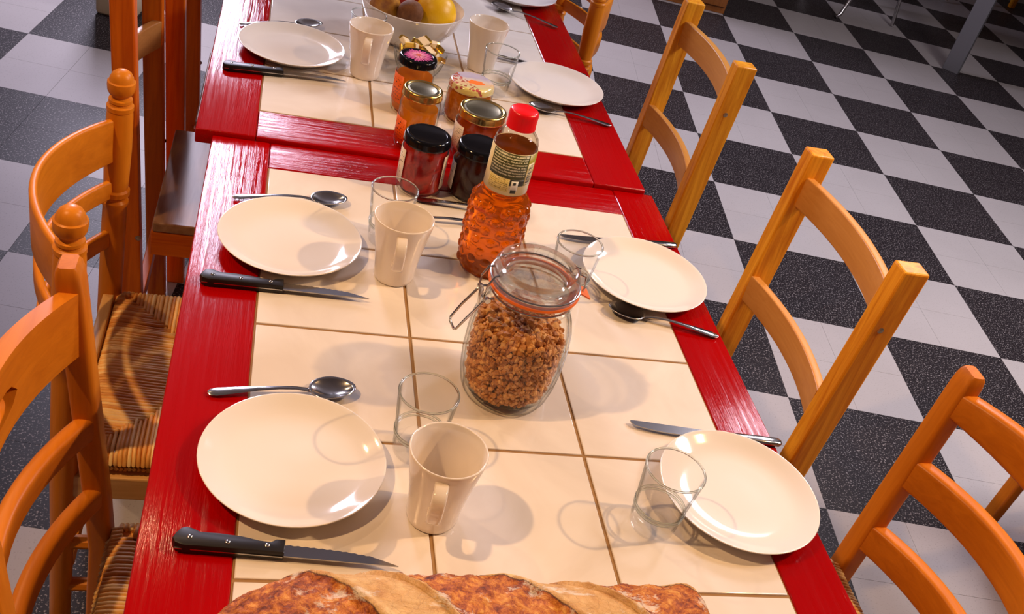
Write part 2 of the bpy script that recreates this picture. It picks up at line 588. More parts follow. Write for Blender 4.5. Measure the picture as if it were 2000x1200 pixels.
def lathe_data(prof, seg=48, closed_top=False, off=(0, 0, 0), fn=None):
    verts, faces = [], []
    n = len(prof)
    for i in range(seg):
        a = 2 * PI * i / seg
        for j, (r, z) in enumerate(prof):
            rr = r
            if fn:
                rr = r + fn(a, z, r)
            verts.append((off[0] + rr * math.cos(a), off[1] + rr * math.sin(a), off[2] + z))
    for i in range(seg):
        k = (i + 1) % seg
        for j in range(n - 1):
            faces.append((i * n + j, k * n + j, k * n + j + 1, i * n + j + 1))
    return verts, faces

def lathe(name, prof, mat, parent=None, seg=48, off=(0, 0, 0), fn=None, angle=50):
    v, f = lathe_data(prof, seg, off=off, fn=fn)
    bm = bmesh.new()
    vs = [bm.verts.new(p) for p in v]
    for q in f:
        bm.faces.new([vs[i] for i in q])
    bmesh.ops.remove_doubles(bm, verts=bm.verts, dist=1e-5)
    return from_bm(name, bm, mat, parent, True, angle)

def sweep_data(path, sect, up=(0, 0, 1), cap=True, scale=None, closed=False):
    """sweep a closed section [(a,b)] along path: a along side, b along up-ish"""
    verts, faces = [], []
    n = len(sect)
    m = len(path)
    P = [Vector(p) for p in path]
    for i, p in enumerate(P):
        if closed:
            t = P[(i + 1) % m] - P[i - 1]
        else:
            t = P[min(i + 1, m - 1)] - P[max(i - 1, 0)]
        t.normalize()
        s = t.cross(Vector(up))
        if s.length < 1e-5:
            s = Vector((1, 0, 0))
        s.normalize()
        u = s.cross(t)
        k = scale[i] if scale else 1.0
        kx, ky = k if isinstance(k, tuple) else (k, k)
        for a, b in sect:
            verts.append(tuple(p + s * a * kx + u * b * ky))
    rng = m if closed else m - 1
    for i in range(rng):
        i2 = (i + 1) % m
        for j in range(n):
            j2 = (j + 1) % n
            faces.append((i * n + j, i * n + j2, i2 * n + j2, i2 * n + j))
    if cap and not closed:
        faces.append(tuple(range(n - 1, -1, -1)))
        faces.append(tuple((m - 1) * n + j for j in range(n)))
    return verts, faces

def sweep(name, path, sect, mat, parent=None, **k):
    v, f = sweep_data(path, sect, **k)
    return mesh_obj(name, v, f, mat, parent)

def circle(r, n=8):
    return [(r * math.cos(2 * PI * i / n), r * math.sin(2 * PI * i / n)) for i in range(n)]

def rrect(w, h, r, n=3):
    out = []
    for cx, cy, a0 in ((w / 2 - r, h / 2 - r, 0), (-w / 2 + r, h / 2 - r, PI / 2), (-w / 2 + r, -h / 2 + r, PI), (w / 2 - r, -h / 2 + r, 1.5 * PI)):
        for i in range(n + 1):
            a = a0 + PI / 2 * i / n
            out.append((cx + r * math.cos(a), cy + r * math.sin(a)))
    return out

def tube(name, path, r, mat, parent=None, n=8, closed=False, scale=None):
    return sweep(name, path, circle(r, n), mat, parent, closed=closed, scale=scale)

def copy_tree(o, parent=None):
    c = o.copy()
    COL.objects.link(c)
    if parent is not None:
        c.parent = parent
    for ch in list(o.children):
        copy_tree(ch, c)
    return c

def place(o, loc, rz, label, group=None):
    o.location = loc
    o.rotation_euler = (0, 0, rz)
    o['label'] = label
    if group:
        o['group'] = group
    return o

# ------------------------------------------------------------------ setting: room and floor
X0, X1, Y0, Y1, ZC = -2.6, 6.4, -3.2, 6.6, 3.15
floor = struct(box('floor', X0, X1, Y0, Y1, -0.05, -0.0025, FL_JOINT))
struct(box('wall_left', X0 - 0.1, X0, Y0 - 0.1, Y1 + 0.1, -0.05, ZC, WALL))
struct(box('wall_right', X1, X1 + 0.1, Y0 - 0.1, Y1 + 0.1, -0.05, ZC, WALL))
struct(box('wall_back', X0, X1, Y1, Y1 + 0.1, -0.05, ZC, WALL))
struct(box('wall_front', X0, X1, Y0 - 0.1, Y0, -0.05, ZC, WALL))
struct(box('ceiling', X0 - 0.1, X1 + 0.1, Y0 - 0.1, Y1 + 0.1, ZC, ZC + 0.1, CEIL))

S = 0.4056451 / 2
FA, FOX, FOY = 0.1478326, 1.8435994, 3.2582293
ca, sa = math.cos(FA), math.sin(FA)

def floor_pt(u, v):
    return (FOX + S * (ca * u - sa * v), FOY - S * (sa * u + ca * v))

def tile_mesh(name, mat):
    bm = bmesh.new()
    h = S / 2 - 0.0004
    bm_box(bm, -h, h, -h, h, -0.0025, 0.0)
    me = bpy.data.meshes.new(name)
    bm.to_mesh(me)
    bm.free()
    me.materials.append(mat)
    return me

FT = {True: tile_mesh('dark_floor_tile', FL_DARK), False: tile_mesh('pale_floor_tile', FL_LIGHT)}
cells = []
for iu in range(-34, 34):
    for iv in range(-26, 36):
        cx, cy = floor_pt(iu + 0.5, iv + 0.5)
        if not (X0 + 0.13 < cx < X1 - 0.13 and Y0 + 0.13 < cy < Y1 - 0.13):
            continue
        px, py, z = project((cx, cy, 0))
        score = 0
        if z > 0.3 and -40 < px < 2040 and -40 < py < 1240:
            t = (CAM_LOC.z - 0.75) / CAM_LOC.z
            ix, iy = CAM_LOC.x + (cx - CAM_LOC.x) * t, CAM_LOC.y + (cy - CAM_LOC.y) * t
            hid = (-0.07 < ix < 0.64 and -1.2 < iy < 1.2)
            if not hid:
                score = 1.0 / z ** 3
        cells.append((score, iu, iv, cx, cy))
cells.sort(key=lambda c: -c[0])
rest = {True: ([], []), False: ([], [])}
for k, (score, iu, iv, cx, cy) in enumerate(cells):
    dark = (iu // 2 + iv // 2) % 2 == 1
    if k < 300 and score > 0:
        o = bpy.data.objects.new('floor_tile', FT[dark])
        link(o, floor)
        o.location = (cx, cy, 0)
        o.rotation_euler = (0, 0, -FA)
    else:
        vs, fs = rest[dark]
        b0 = len(vs)
        h = 0.5 - 0.002
        for z in (0.0, -0.0025):
            for du, dv in ((-h, -h), (-h, h), (h, h), (h, -h)):
                q = floor_pt(iu + 0.5 + du, iv + 0.5 + dv)
                vs.append((q[0], q[1], z))
        fs.append((b0, b0 + 1, b0 + 2, b0 + 3))
        for i in range(4):
            j = (i + 1) % 4
            fs.append((b0 + i, b0 + 4 + i, b0 + 4 + j, b0 + j))
for dark in (True, False):
    o = mesh_obj('floor_tile', rest[dark][0], rest[dark][1], FL_DARK if dark else FL_LIGHT, floor, smooth=False)
    o['kind'] = 'stuff'

# ------------------------------------------------------------------ tables
ZT = 0.75
ZT2 = 0.757

def make_table(name, x0, x1, y0, y1, ztop, tx, ty_far, pitch, rows, label):
    """tile field: columns start at tx, far row edge at ty_far, 3 columns"""
    t = empty(name, ((x0 + x1) / 2, (y0 + y1) / 2, 0), 0, label, 'table')
    ox, oy = (x0 + x1) / 2, (y0 + y1) / 2
    fx0, fx1 = tx, tx + 3 * pitch
    fy1 = ty_far
    fy0 = ty_far - rows * pitch
    th = 0.026
    def L(*a):
        return (a[0] - ox, a[1] - ox, a[2] - oy, a[3] - oy)
    box('side_plank', *L(x0, fx0, y0, y1), ztop - th, ztop, RED_Y, t, 0.003, 3)
    box('side_plank', *L(fx1, x1, y0, y1), ztop - th, ztop, RED_Y, t, 0.003, 3)
    box('end_plank', *L(fx0 + 0.0004, fx1 - 0.0004, fy1, y1), ztop - th, ztop - 0.0003, RED_X, t, 0.003, 3)
    box('end_plank', *L(fx0 + 0.0004, fx1 - 0.0004, y0, fy0), ztop - th, ztop - 0.0003, RED_X, t, 0.003, 3)
    box('grout_bed', *L(fx0, fx1, fy0, fy1), ztop - 0.022, ztop - 0.0022, GROUT, t)
    g = 0.0021
    me = None
    for c in range(3):
        for r in range(rows):
            if me is None:
                bm = bmesh.new()
                h = pitch / 2 - g
                bm_box(bm, -h, h, -h, h, -0.008, 0.0, 0.0012, 2)
                o = from_bm('tile', bm, TILE, t, True, 20)
                me = o.data
            else:
                o = link(bpy.data.objects.new('tile', me), t)
            o.location = (fx0 + (c + 0.5) * pitch - ox, fy1 - (r + 0.5) * pitch - oy, ztop - 0.0004)
    for sx in (ox - 0.06, ox + 0.028):
        for sy in (y0 + 0.075, y1 - 0.075):
            box('leg', sx - 0.03 - ox, sx + 0.03 - ox, sy - 0.03 - oy, sy + 0.03 - oy, 0, ztop - th - 0.0003, RED_Y, t, 0.003)
    zb, zt = ztop - th - 0.09, ztop - th - 0.0002
    for sx in (x0 + 0.065, x1 - 0.065):
        box('apron', *L(sx - 0.01, sx + 0.01, y0 + 0.106, y1 - 0.106), zb, zt, RED_Y, t, 0.002)
    for sy in (y0 + 0.065, y1 - 0.065):
        box('apron', *L(x0 + 0.106, x1 - 0.106, sy - 0.01, sy + 0.01), zb, zt, RED_X, t, 0.002)
    return t

make_table('dining_table', -0.092, 0.676, -1.095, 0.0815, ZT, 0.0, 0.0, 0.2, 5,
           'red painted table with cream tile inlay carrying the bread loaf and granola jar')
make_table('dining_table', -0.119, 0.662, 0.083, 1.265, ZT2, -0.024, 0.178 + 5 * 0.196, 0.196, 5,
           'red painted table with cream tile inlay carrying the fruit bowl')

# ------------------------------------------------------------------ chairs (local: sitter faces +x, back posts at x=0)
def arc_path(yw, z, bow, n=15, x0=0.0):
    pts = []
    for i in range(n):
        s = -1 + 2 * i / (n - 1)
        pts.append((x0 - bow * (1 - s * s), s * yw, z))
    return pts

def slat(name, yw, zc, hgt, thick, bow, mat, parent, x0, crown=0.0, rad=None, n=17, lean=0.08):
    path = arc_path(yw, zc, bow, n, x0)
    sc_ = []
    for i in range(n):
        s = -1 + 2 * i / (n - 1)
        sc_.append((1.0, 1.0 + crown * (1 - s * s)))
    r = rad if rad else min(thick, hgt) * 0.3
    return sweep(name, path, rrect(thick, hgt, r), mat, parent, scale=sc_)

def post_x(z, rake, zs=0.44):
    return -rake * (z - zs)

def rush_mesh(x0, x1, y0, y1, z, pitch=0.0062):
    verts, faces, tones = [], [], []
    cx, cy = (x0 + x1) / 2, (y0 + y1) / 2
    rng = random.Random(3)
    half = min(x1 - x0, y1 - y0) / 2
    def add(path, r, tone):
        v, f = sweep_data(path, circle(r, 6), cap=True)
        b = len(verts)
        verts.extend(v)
        faces.extend(tuple(b + i for i in q) for q in f)
        tones.extend([tone] * len(v))
    for side in range(4):
        a0, a1 = (y0, y1) if side in (0, 1) else (x0, x1)
        n = int((a1 - a0) / pitch)
        for i in range(n):
            s = a0 + (i + 0.5) * (a1 - a0) / n
            run = min(s - a0, a1 - s, half) + 0.004
            jit = rng.uniform(-0.0012, 0.0012)
            r = rng.uniform(0.0030, 0.0042)
            pts = []
            # wrap under and around the rail, over its top, then in to the mitre
            for d, dz in ((0.012, -0.030), (-0.006, -0.026), (-0.012, -0.012), (-0.006, -0.001), (0.006, 0.003), (0.02, 0.003)):
                if d > run and d > 0.012:
                    continue
                pts.append((d, dz))
            k = 4
            if run > 0.03:
                for j in range(1, k + 1):
                    d = 0.02 + (run - 0.02) * j / k
                    pts.append((d, 0.003 - 0.010 * (d / half) + rng.uniform(-0.0009, 0.0009)))
            path = []
            for d, dz in pts:
                wob = jit * (1 if d > 0 else 0.3)
                if side == 0:
                    path.append((x0 + d, s + wob, z + dz))
                elif side == 1:
                    path.append((x1 - d, s + wob, z + dz))
                elif side == 2:
                    path.append((s + wob, y0 + d, z + dz))
                else:
                    path.append((s + wob, y1 - d, z + dz))
            add(path, r, rng.random())
    b = len(verts)
    for (ax, ay) in ((x0 + 0.004, y0 + 0.004), (x1 - 0.004, y0 + 0.004), (x1 - 0.004, y1 - 0.004), (x0 + 0.004, y1 - 0.004), (cx, cy)):
        verts.append((ax, ay, z - 0.0005 if (ax, ay) != (cx, cy) else z - 0.010))
        tones.append(0.3)
    for k in range(4):
        faces.append((b + k, b + (k + 1) % 4, b + 4))
    return verts, faces, tones

def with_tone(o, tones):
    at = o.data.attributes.new('tone', 'FLOAT', 'POINT')
    at.data.foreach_set('value', tones)

RUSH_ME = {}

def add_rush(t, x0, x1, hw, z):
    key = (x0, x1, hw, z)
    if key in RUSH_ME:
        o = link(bpy.data.objects.new('rush_weave', RUSH_ME[key]), t)
    else:
        v, f, tn = rush_mesh(x0, x1, -hw, hw, z)
        me = bpy.data.meshes.new('rush_weave')
        me.from_pydata(v, [], f)
        me.materials.append(STRAW)
        me.polygons.foreach_set('use_smooth', [True] * len(me.polygons))
        at = me.attributes.new('tone', 'FLOAT', 'POINT')
        at.data.foreach_set('value', tn)
        RUSH_ME[key] = me
        o = link(bpy.data.objects.new('rush_weave', me), t)
    o['kind'] = 'stuff'
    return o

def seat_frame_rails(t, xf, hw, mat, z0, z1, axis_mats):
    box('seat_rail', 0.02, xf - 0.02, hw - 0.022, hw - 0.004, z0, z1, axis_mats['x'], t, 0.002)
    box('seat_rail', 0.02, xf - 0.02, -hw + 0.004, -hw + 0.022, z0, z1, axis_mats['x'], t, 0.002)

def beech_chair(rake, name='beech_chair', ztop=0.88, hole=True):
    """square posts with rounded tops, hand-hole top rail, two slim bowed slats, rush seat"""
    t = empty(name)
    hw = 0.19
    # posts with rounded heads
    for s in (-1, 1):
        path, scl = [], []
        zs = [0, 0.2, 0.42, 0.5, 0.6, 0.7, 0.8, ztop - 0.03, ztop - 0.016, ztop - 0.006, ztop - 0.001]
        ks = [0.85, 0.92, 1, 1, 1, 1, 1, 1, 0.95, 0.82, 0.6]
        for z, k in zip(zs, ks):
            path.append((post_x(z, rake) if z > 0.42 else -0.10 * (0.42 - z) * 0.4, s * hw, z))
            scl.append((1.0 if z < ztop - 0.02 else 0.5 + 0.5 * k, k))
        sweep('back_post', path, rrect(0.036, 0.030, 0.006), W_BEECH['z'], t, up=(1, 0, 0), scale=scl)
    xr = lambda z: post_x(z, rake)
    yw = hw - 0.012
    if hole:
        # top rail with hand hole: two curved strips joined by solid ends, as one mesh
        zc, hh, bow, th = ztop - 0.075, 0.088, 0.050, 0.020
        bm = bmesh.new()
        n = 33
        rows = [-0.5, -0.22, 0.14, 0.5]
        grid = {}
        yw = hw - 0.012
        for i in range(n):
            s = -1 + 2 * i / (n - 1)
            x = xr(zc) - bow * (1 - s * s)
            crown = 1.0 + 0.16 * (1 - s * s)
            for j, rr in enumerate(rows):
                hole = 0.0
                z = zc + rr * hh * (crown if rr > 0 else 1.0)
                if j in (1, 2):
                    k = abs(s) / 0.36
                    if k < 1:
                        mid = -0.04
                        half = (rows[j] - mid)
                        z = zc + (mid + half * math.sqrt(max(0.0, 1 - k ** 6))) * hh * (crown if rr > 0 else 1.0)
                    else:
                        z = zc + (-0.04 + (rows[j] + 0.04) * 0.02) * hh
                for d in (0, 1):
                    grid[(i, j, d)] = bm.verts.new((x - th / 2 + d * th, s * yw, z))
        for i in range(n - 1):
            sm = -1 + 2 * (i + 0.5) / (n - 1)
            for j in range(3):
                inside = (j == 1 and abs(sm) < 0.36)
                if inside:
                    # inner faces of the hole
                    for jj in (1, 2):
                        bm.faces.new((grid[(i, jj, 0)], grid[(i + 1, jj, 0)], grid[(i + 1, jj, 1)], grid[(i, jj, 1)]))
                    continue
                for d in (0, 1):
                    bm.faces.new((grid[(i, j, d)], grid[(i + 1, j, d)], grid[(i + 1, j + 1, d)], grid[(i, j + 1, d)]))
            for j in (0, 3):
                bm.faces.new((grid[(i, j, 0)], grid[(i + 1, j, 0)], grid[(i + 1, j, 1)], grid[(i, j, 1)]))
        for i in (0, n - 1):
            for j in range(3):
                bm.faces.new((grid[(i, j, 0)], grid[(i, j + 1, 0)], grid[(i, j + 1, 1)], grid[(i, j, 1)]))
        es = [e for e in bm.edges if len(e.link_faces) == 2 and e.calc_face_angle(0) > 1.0]
        try:
            bmesh.ops.bevel(bm, geom=es, offset=0.005, segments=2, affect='EDGES', profile=0.5)
        except Exception:
            pass
        from_bm('top_rail', bm, W_BEECH['y'], t, angle=50)
        slat('back_slat', yw, 0.645, 0.038, 0.022, 0.055, W_BEECH['y'], t, xr(0.645), rad=0.008)
        slat('back_slat', yw, 0.525, 0.036, 0.022, 0.050, W_BEECH['y'], t, xr(0.525), rad=0.008)
    else:
        for zc, hh, cr in ((ztop - 0.052, 0.044, 0.45), (ztop - 0.187, 0.054, 0.1), (ztop - 0.326, 0.054, 0.1)):
            slat('back_slat', yw, zc, hh, 0.026, 0.055, W_BEECH['y'], t, xr(zc), crown=cr, rad=0.007)
    xf = 0.39
    for s in (-1, 1):
        sweep('front_leg', [(xf, s * hw, 0), (xf, s * hw, 0.2), (xf, s * hw, 0.462)], rrect(0.034, 0.034, 0.007), W_BEECH['z'], t, up=(1, 0, 0))
        tube('stretcher', [(0.0, s * hw, 0.2), (xf, s * hw, 0.2)], 0.010, W_BEECH['x'], t)
        tube('stretcher', [(0.0, s * hw, 0.3), (xf, s * hw, 0.3)], 0.010, W_BEECH['x'], t)
    tube('stretcher', [(xf, -hw, 0.24), (xf, hw, 0.24)], 0.010, W_BEECH['y'], t)
    tube('stretcher', [(0, -hw, 0.24), (0, hw, 0.24)], 0.010, W_BEECH['y'], t)
    box('seat_rail', 0.015, xf - 0.015, hw - 0.014, hw + 0.008, 0.385, 0.425, W_LIGHT['x'], t, 0.003)
    box('seat_rail', 0.015, xf - 0.015, -hw - 0.008, -hw + 0.014, 0.385, 0.425, W_LIGHT['x'], t, 0.003)
    add_rush(t, 0.022, xf - 0.01, 0.186, 0.458)
    return t

def turned_profile(ztop):
    """radius profile of a turned post with ball finial"""
    z0 = ztop
    p = [(0.0, 0.0), (0.015, 0.0), (0.017, 0.30), (0.019, 0.42), (0.019, 0.60), (0.0185, z0 - 0.235),
         (0.0205, z0 - 0.232), (0.0205, z0 - 0.226), (0.0165, z0 - 0.222), (0.0165, z0 - 0.218), (0.0215, z0 - 0.214), (0.0215, z0 - 0.206), (0.018, z0 - 0.203),
         (0.019, z0 - 0.19), (0.0205, z0 - 0.13), (0.0195, z0 - 0.075), (0.0185, z0 - 0.066), (0.0198, z0 - 0.0645), (0.0198, z0 - 0.058), (0.0165, z0 - 0.056),
         (0.0158, z0 - 0.053), (0.0175, z0 - 0.051), (0.0172, z0 - 0.047), (0.0125, z0 - 0.045), (0.0120, z0 - 0.042), (0.0165, z0 - 0.039), (0.0195, z0 - 0.033),
         (0.0205, z0 - 0.024), (0.0202, z0 - 0.019), (0.0178, z0 - 0.0175), (0.0168, z0 - 0.012), (0.0138, z0 - 0.006), (0.0085, z0 - 0.0018), (0.0, z0)]
    return p

def turned_chair(lean, name='turned_post_chair', ztop=0.868):
    t = empty(name)
    hw = 0.192
    for s in (-1, 1):
        bm = bmesh.new()
        v, f = lathe_data(turned_profile(ztop), 28)
        vs = [bm.verts.new((p[0] - lean * (p[2] - 0.44), p[1] + s * hw, p[2])) for p in v]
        for q in f:
            bm.faces.new([vs[i] for i in q])
        bmesh.ops.remove_doubles(bm, verts=bm.verts, dist=1e-5)
        from_bm('back_post', bm, W_TURN['z'], t, angle=35)
    xr = lambda z: -lean * (z - 0.44)
    slat('top_rail', hw - 0.004, 0.755, 0.072, 0.011, 0.075, W_TURN['y'], t, xr(0.755), crown=0.18, rad=0.004, n=25)
    slat('back_slat', hw - 0.004, 0.668, 0.032, 0.011, 0.070, W_TURN['y'], t, xr(0.668), crown=0.1, rad=0.004, n=25)
    slat('back_slat', hw - 0.004, 0.575, 0.032, 0.011, 0.066, W_TURN['y'], t, xr(0.575), crown=0.1, rad=0.004, n=25)
    xf = 0.40
    for s in (-1, 1):
        lathe('front_leg', [(0, 0), (0.014, 0), (0.017, 0.1), (0.021, 0.3), (0.021, 0.40), (0.018, 0.405), (0.019, 0.46), (0.015, 0.468), (0, 0.47)], W_TURN['z'], t, 24, (xf, s * hw, 0))
        tube('stretcher', [(0.0, s * hw, 0.17), (xf, s * hw, 0.17)], 0.011, W_TURN['x'], t)
        tube('stretcher', [(0.0, s * hw, 0.27), (xf, s * hw, 0.27)], 0.011, W_TURN['x'], t)
        box('seat_rail', 0.012, xf - 0.012, s * hw - 0.012, s * hw + 0.012, 0.380, 0.424, W_LIGHT['x'], t, 0.003)
    tube('stretcher', [(xf, -hw, 0.22), (xf, hw, 0.22)], 0.011, W_TURN['y'], t)
    tube('stretcher', [(0, -hw, 0.22), (0, hw, 0.22)], 0.011, W_TURN['y'], t)
    box('seat_rail', -0.008, 0.010, -hw + 0.016, hw - 0.016, 0.395, 0.465, W_LIGHT['y'], t, 0.003)
    add_rush(t, 0.022, xf - 0.01, 0.186, 0.458)
    return t

def pine_chair(rake, W, WS, slats, ztop, name='pine_chair', hw=0.187, post=(0.046, 0.038), bow=0.024, screw_z=0.755):
    """square pine posts, bowed slats fixed with screws, plank seat"""
    t = empty(name)
    for s in (-1, 1):
        bm = bmesh.new()
        bm_box(bm, -post[0] / 2, post[0] / 2, -post[1] / 2, post[1] / 2, 0, ztop, 0.0035, 2)
        for v in bm.verts:
            v.co.y += s * hw
            v.co.x += -rake * (v.co.z - 0.44) if v.co.z > 0.43 else -0.0
            v.co.z -= (0.004 if v.co.z > 0.5 else 0)
        p = from_bm('back_post', bm, W['z'], t, True, 20)
        if screw_z:
            v, f = lathe_data([(0, 0.0012), (0.0035, 0.0012), (0.0055, 0.0002), (0.0055, -0.002)], 14)
            vv = [(a[0] - rake * (screw_z - 0.44), s * (hw + post[1] / 2 + a[2]), screw_z + a[1]) for a in v]
            mesh_obj('screw', vv, f, SCREW, p)
        v, f = lathe_data([(0, 0.0012), (0.0035, 0.0012), (0.0055, 0.0002), (0.0055, -0.002)], 14)
        vv = [(a[0], s * (hw + post[1] / 2 + a[2]), 0.415 + a[1]) for a in v]
        mesh_obj('screw', vv, f, SCREW, p)
    for zc, hh in slats:
        slat('back_slat', hw - post[1] / 2 + 0.004, zc, hh, 0.017, bow, WS['y'], t, -rake * (zc - 0.44), rad=0.003, n=21)
    xf = 0.38
    for s in (-1, 1):
        box('front_leg', xf - 0.02, xf + 0.02, s * hw - 0.017, s * hw + 0.017, 0, 0.43, W['z'], t, 0.003)
        box('stretcher', 0.0215, xf - 0.0205, s * hw - 0.009, s * hw + 0.009, 0.17, 0.20, W['x'], t, 0.002)
        box('apron', 0.0215, xf - 0.0205, s * hw - 0.010, s * hw + 0.010, 0.375, 0.429, W['x'], t, 0.002)
    box('apron', xf - 0.01, xf + 0.01, -hw + 0.0175, hw - 0.0175, 0.375, 0.429, W['y'], t, 0.002)
    box('stretcher', -0.009, 0.009, -hw + 0.0175, hw - 0.0175, 0.22, 0.25, W['y'], t, 0.002)
    for k in range(4):
        a = 0.024 + k * 0.098
        box('seat_board', a, a + 0.097, -hw - 0.012, hw + 0.012, 0.430, 0.450, W_SEAT['y'], t, 0.003)
    return t

# left side of the near table: beech chair, turned chair, two red pine chairs
LA = beech_chair(0.08)
place(LA, (-0.166, -0.678, 0), 0, 'beech chair with square round-topped posts and hand hole, beside the bread loaf and turned chair')
LA['category'] = 'chair'
LB = turned_chair(-0.035)
place(LB, (-0.237, -0.169, 0), 0, 'turned-post chair with ball finials and rush seat, next to the beech chair')
LB['category'] = 'chair'
LC = pine_chair(0.075, W_PINER, W_PLYR, [(0.855, 0.06), (0.675, 0.058)], 0.97, 'pine_chair', 0.18, (0.040, 0.034), 0.045, None)
place(LC, (-0.222, 0.452, 0), 0, 'reddish pine chair with worn plank seat, beside the turned-post rush chair')
LC['category'] = 'chair'
LD = copy_tree(LC)
place(LD, (-0.186, 0.885, 0), 0, 'reddish pine chair behind another like it, beside the table with the fruit bowl')
# right side
RA = beech_chair(0.03, ztop=0.86, hole=False)
place(RA, (0.945, -0.69, 0), PI, 'beech chair with rounded post and three bowed slats, beside the plate with a tumbler')
RA['category'] = 'chair'
RB = pine_chair(0.09, W_PINE, W_PLY, [(0.79, 0.062), (0.563, 0.060)], 0.872)
place(RB, (0.944, -0.070, 0), PI, 'square-post pine chair standing between the beech chair and another pine chair')
RB['category'] = 'chair'
RC = copy_tree(RB)
place(RC, (0.930, 0.690, 0), PI, 'square-post pine chair drawn up where the two tables meet, beside the finial chair')
RD = copy_tree(LB)
place(RD, (0.762, 1.105, 0), PI - 0.03, 'turned-post chair with ball finials, beside the table with the fruit bowl')
# chair of the neighbouring table, back turned this way
NB = beech_chair(0.05, hole=False)
place(NB, (1.80, -0.175, 0), 0, 'beech chair leg end of a chair at the next table, behind the bowed slats')
NB['label'] = 'beech chair standing away from the tables, only its back leg showing behind the bowed slats'
NB['category'] = 'chair'
for o in (LA, LB, LC, LD, RA, RB, RC, RD, NB):
    o['category'] = 'chair'

# ------------------------------------------------------------------ tableware builders
def make_plate():
    t = empty('plate')
    prof = [(0.0, 0.0065), (0.03, 0.0065), (0.058, 0.0066), (0.070, 0.0074), (0.078, 0.0094), (0.086, 0.0130), (0.094, 0.0170), (0.0985, 0.0192), (0.0998, 0.0196), (0.1003, 0.0190),
            (0.0998, 0.0180), (0.096, 0.0156), (0.088, 0.0104), (0.078, 0.0058), (0.068, 0.0030), (0.060, 0.0022), (0.059, 0.0), (0.055, 0.0), (0.054, 0.0018), (0.0, 0.0018)]
    v, f = lathe_data(prof, 72)
    bm = bmesh.new()
    vs = [bm.verts.new(p) for p in v]
    for q in f:
        bm.faces.new([vs[i] for i in q])
    bmesh.ops.remove_doubles(bm, verts=bm.verts, dist=1e-5)
    o = from_bm('plate', bm, PORC, None, True, 70)
    bpy.data.objects.remove(t)
    o['category'] = 'plate'
    return o

PL = make_plate()
plates = [
    (0.053, -0.649, ZT, 'empty white plate between a spoon and the steak knife next to the bread loaf'),
    (0.039, -0.215, ZT, 'empty white plate between spoon and steak knife, its mug next to the syrup bottle'),
    (0.024, 0.441, ZT2, 'empty white plate with spoon and steak knife on the table with the fruit bowl'),
    (0.581, -0.658, ZT, 'empty white plate with a tumbler standing against it, beside the beech chair'),
    (0.579, -0.207, ZT, 'empty white plate with table knife and spoon, next to the granola jar'),
    (0.559, 0.459, ZT2, 'empty white plate at a pine chair, near the jam jars on the fruit bowl table'),
    (0.560, 1.000, ZT2, 'white plate at the turned-post chair, with a spoon pointing to the table edge'),
]
for i, (x, y, z, lb) in enumerate(plates):
    o = PL if i == 0 else link(PL.copy())
    place(o, (x, y, z), 0.3 * i, lb)

def make_mug():
    t = empty('mug')
    t['category'] = 'mug'
    prof = [(0.0, 0.001), (0.022, 0.001), (0.0232, 0.0), (0.0265, 0.0), (0.0280, 0.002), (0.0288, 0.008), (0.0300, 0.025), (0.0325, 0.045), (0.0362, 0.066), (0.0398, 0.086), (0.0418, 0.0975),
            (0.0416, 0.0995), (0.0404, 0.1000), (0.0392, 0.0990), (0.0366, 0.085), (0.0326, 0.066), (0.0284, 0.045), (0.0256, 0.025), (0.0235, 0.011), (0.018, 0.0075), (0.0, 0.0068)]
    lathe('body', prof, MUGM, t, 56, angle=70)
    path = [(0.0385, 0, 0.0875), (0.046, 0, 0.0885), (0.0535, 0, 0.0872), (0.0590, 0, 0.0825), (0.0603, 0, 0.074), (0.0590, 0, 0.062), (0.0560, 0, 0.052), (0.0510, 0, 0.0455), (0.043, 0, 0.0425), (0.0300, 0, 0.0418)]
    sweep('handle', path, rrect(0.0145, 0.0065, 0.0026), MUGM, t, up=(0, 1, 0)) if False else None
    v, f = sweep_data(path, [(b, a) for a, b in rrect(0.0150, 0.0066, 0.0026)], up=(0, 1, 0))
    mesh_obj('handle', v, f, MUGM, t, True, 60)
    return t

MUG = make_mug()
mugs = [
    (0.2025, -0.707, ZT, -103, 'cream handled mug beside a plate next to the bread loaf'),
    (0.1845, -0.263, ZT, -96, 'cream handled mug between a plate and the syrup bottle'),
    (0.1625, 0.391, ZT2, -98, 'cream mug beside the fruit bowl with its handle turned away from the jars'),
    (0.406, 0.515, ZT2, 75, 'cream mug standing behind the tumbler that is next to the painted-lid honey jar'),
]
mugs[2] = mugs[2][:4] + ('cream handled mug between the fruit bowl and the steak knife plate',)
for i, (x, y, z, a, lb) in enumerate(mugs):
    o = MUG if i == 0 else copy_tree(MUG)
    place(o, (x, y, z), math.radians(a), lb)

def make_tumbler():
    t = empty('tumbler')
    t['category'] = 'glass'
    lathe('glass_wall', [(0.0279, 0.0130), (0.0287, 0.0300), (0.0318, 0.060), (0.0344, 0.0880), (0.0327, 0.0880), (0.0299, 0.060), (0.0270, 0.0300), (0.0262, 0.0130), (0.0279, 0.0130)], GLASS, t, 56, angle=60)
    rim = [(0.03355 + 0.00135 * math.cos(k * PI / 5), 0.0893 + 0.0012 * math.sin(k * PI / 5)) for k in range(11)]
    lathe('rim', rim, RIMGLASS, t, 64, angle=80)
    for zb, rb_ in ((0.0290, 0.0287), (0.0338, 0.0292)):
        lathe('moulded_ring', [(rb_ + 0.0012 * math.cos(k * PI / 4), zb + 0.0014 * math.sin(k * PI / 4)) for k in range(9)], RIMGLASS, t, 56, angle=80)
    lathe('glass_base', [(0.0, 0.0020), (0.016, 0.0016), (0.0215, 0.0), (0.0250, 0.0), (0.0268, 0.0022), (0.0278, 0.0125), (0.0262, 0.0128), (0.0245, 0.0118), (0.018, 0.0098), (0.0, 0.0090)], BASEGLASS, t, 56, angle=60)
    return t

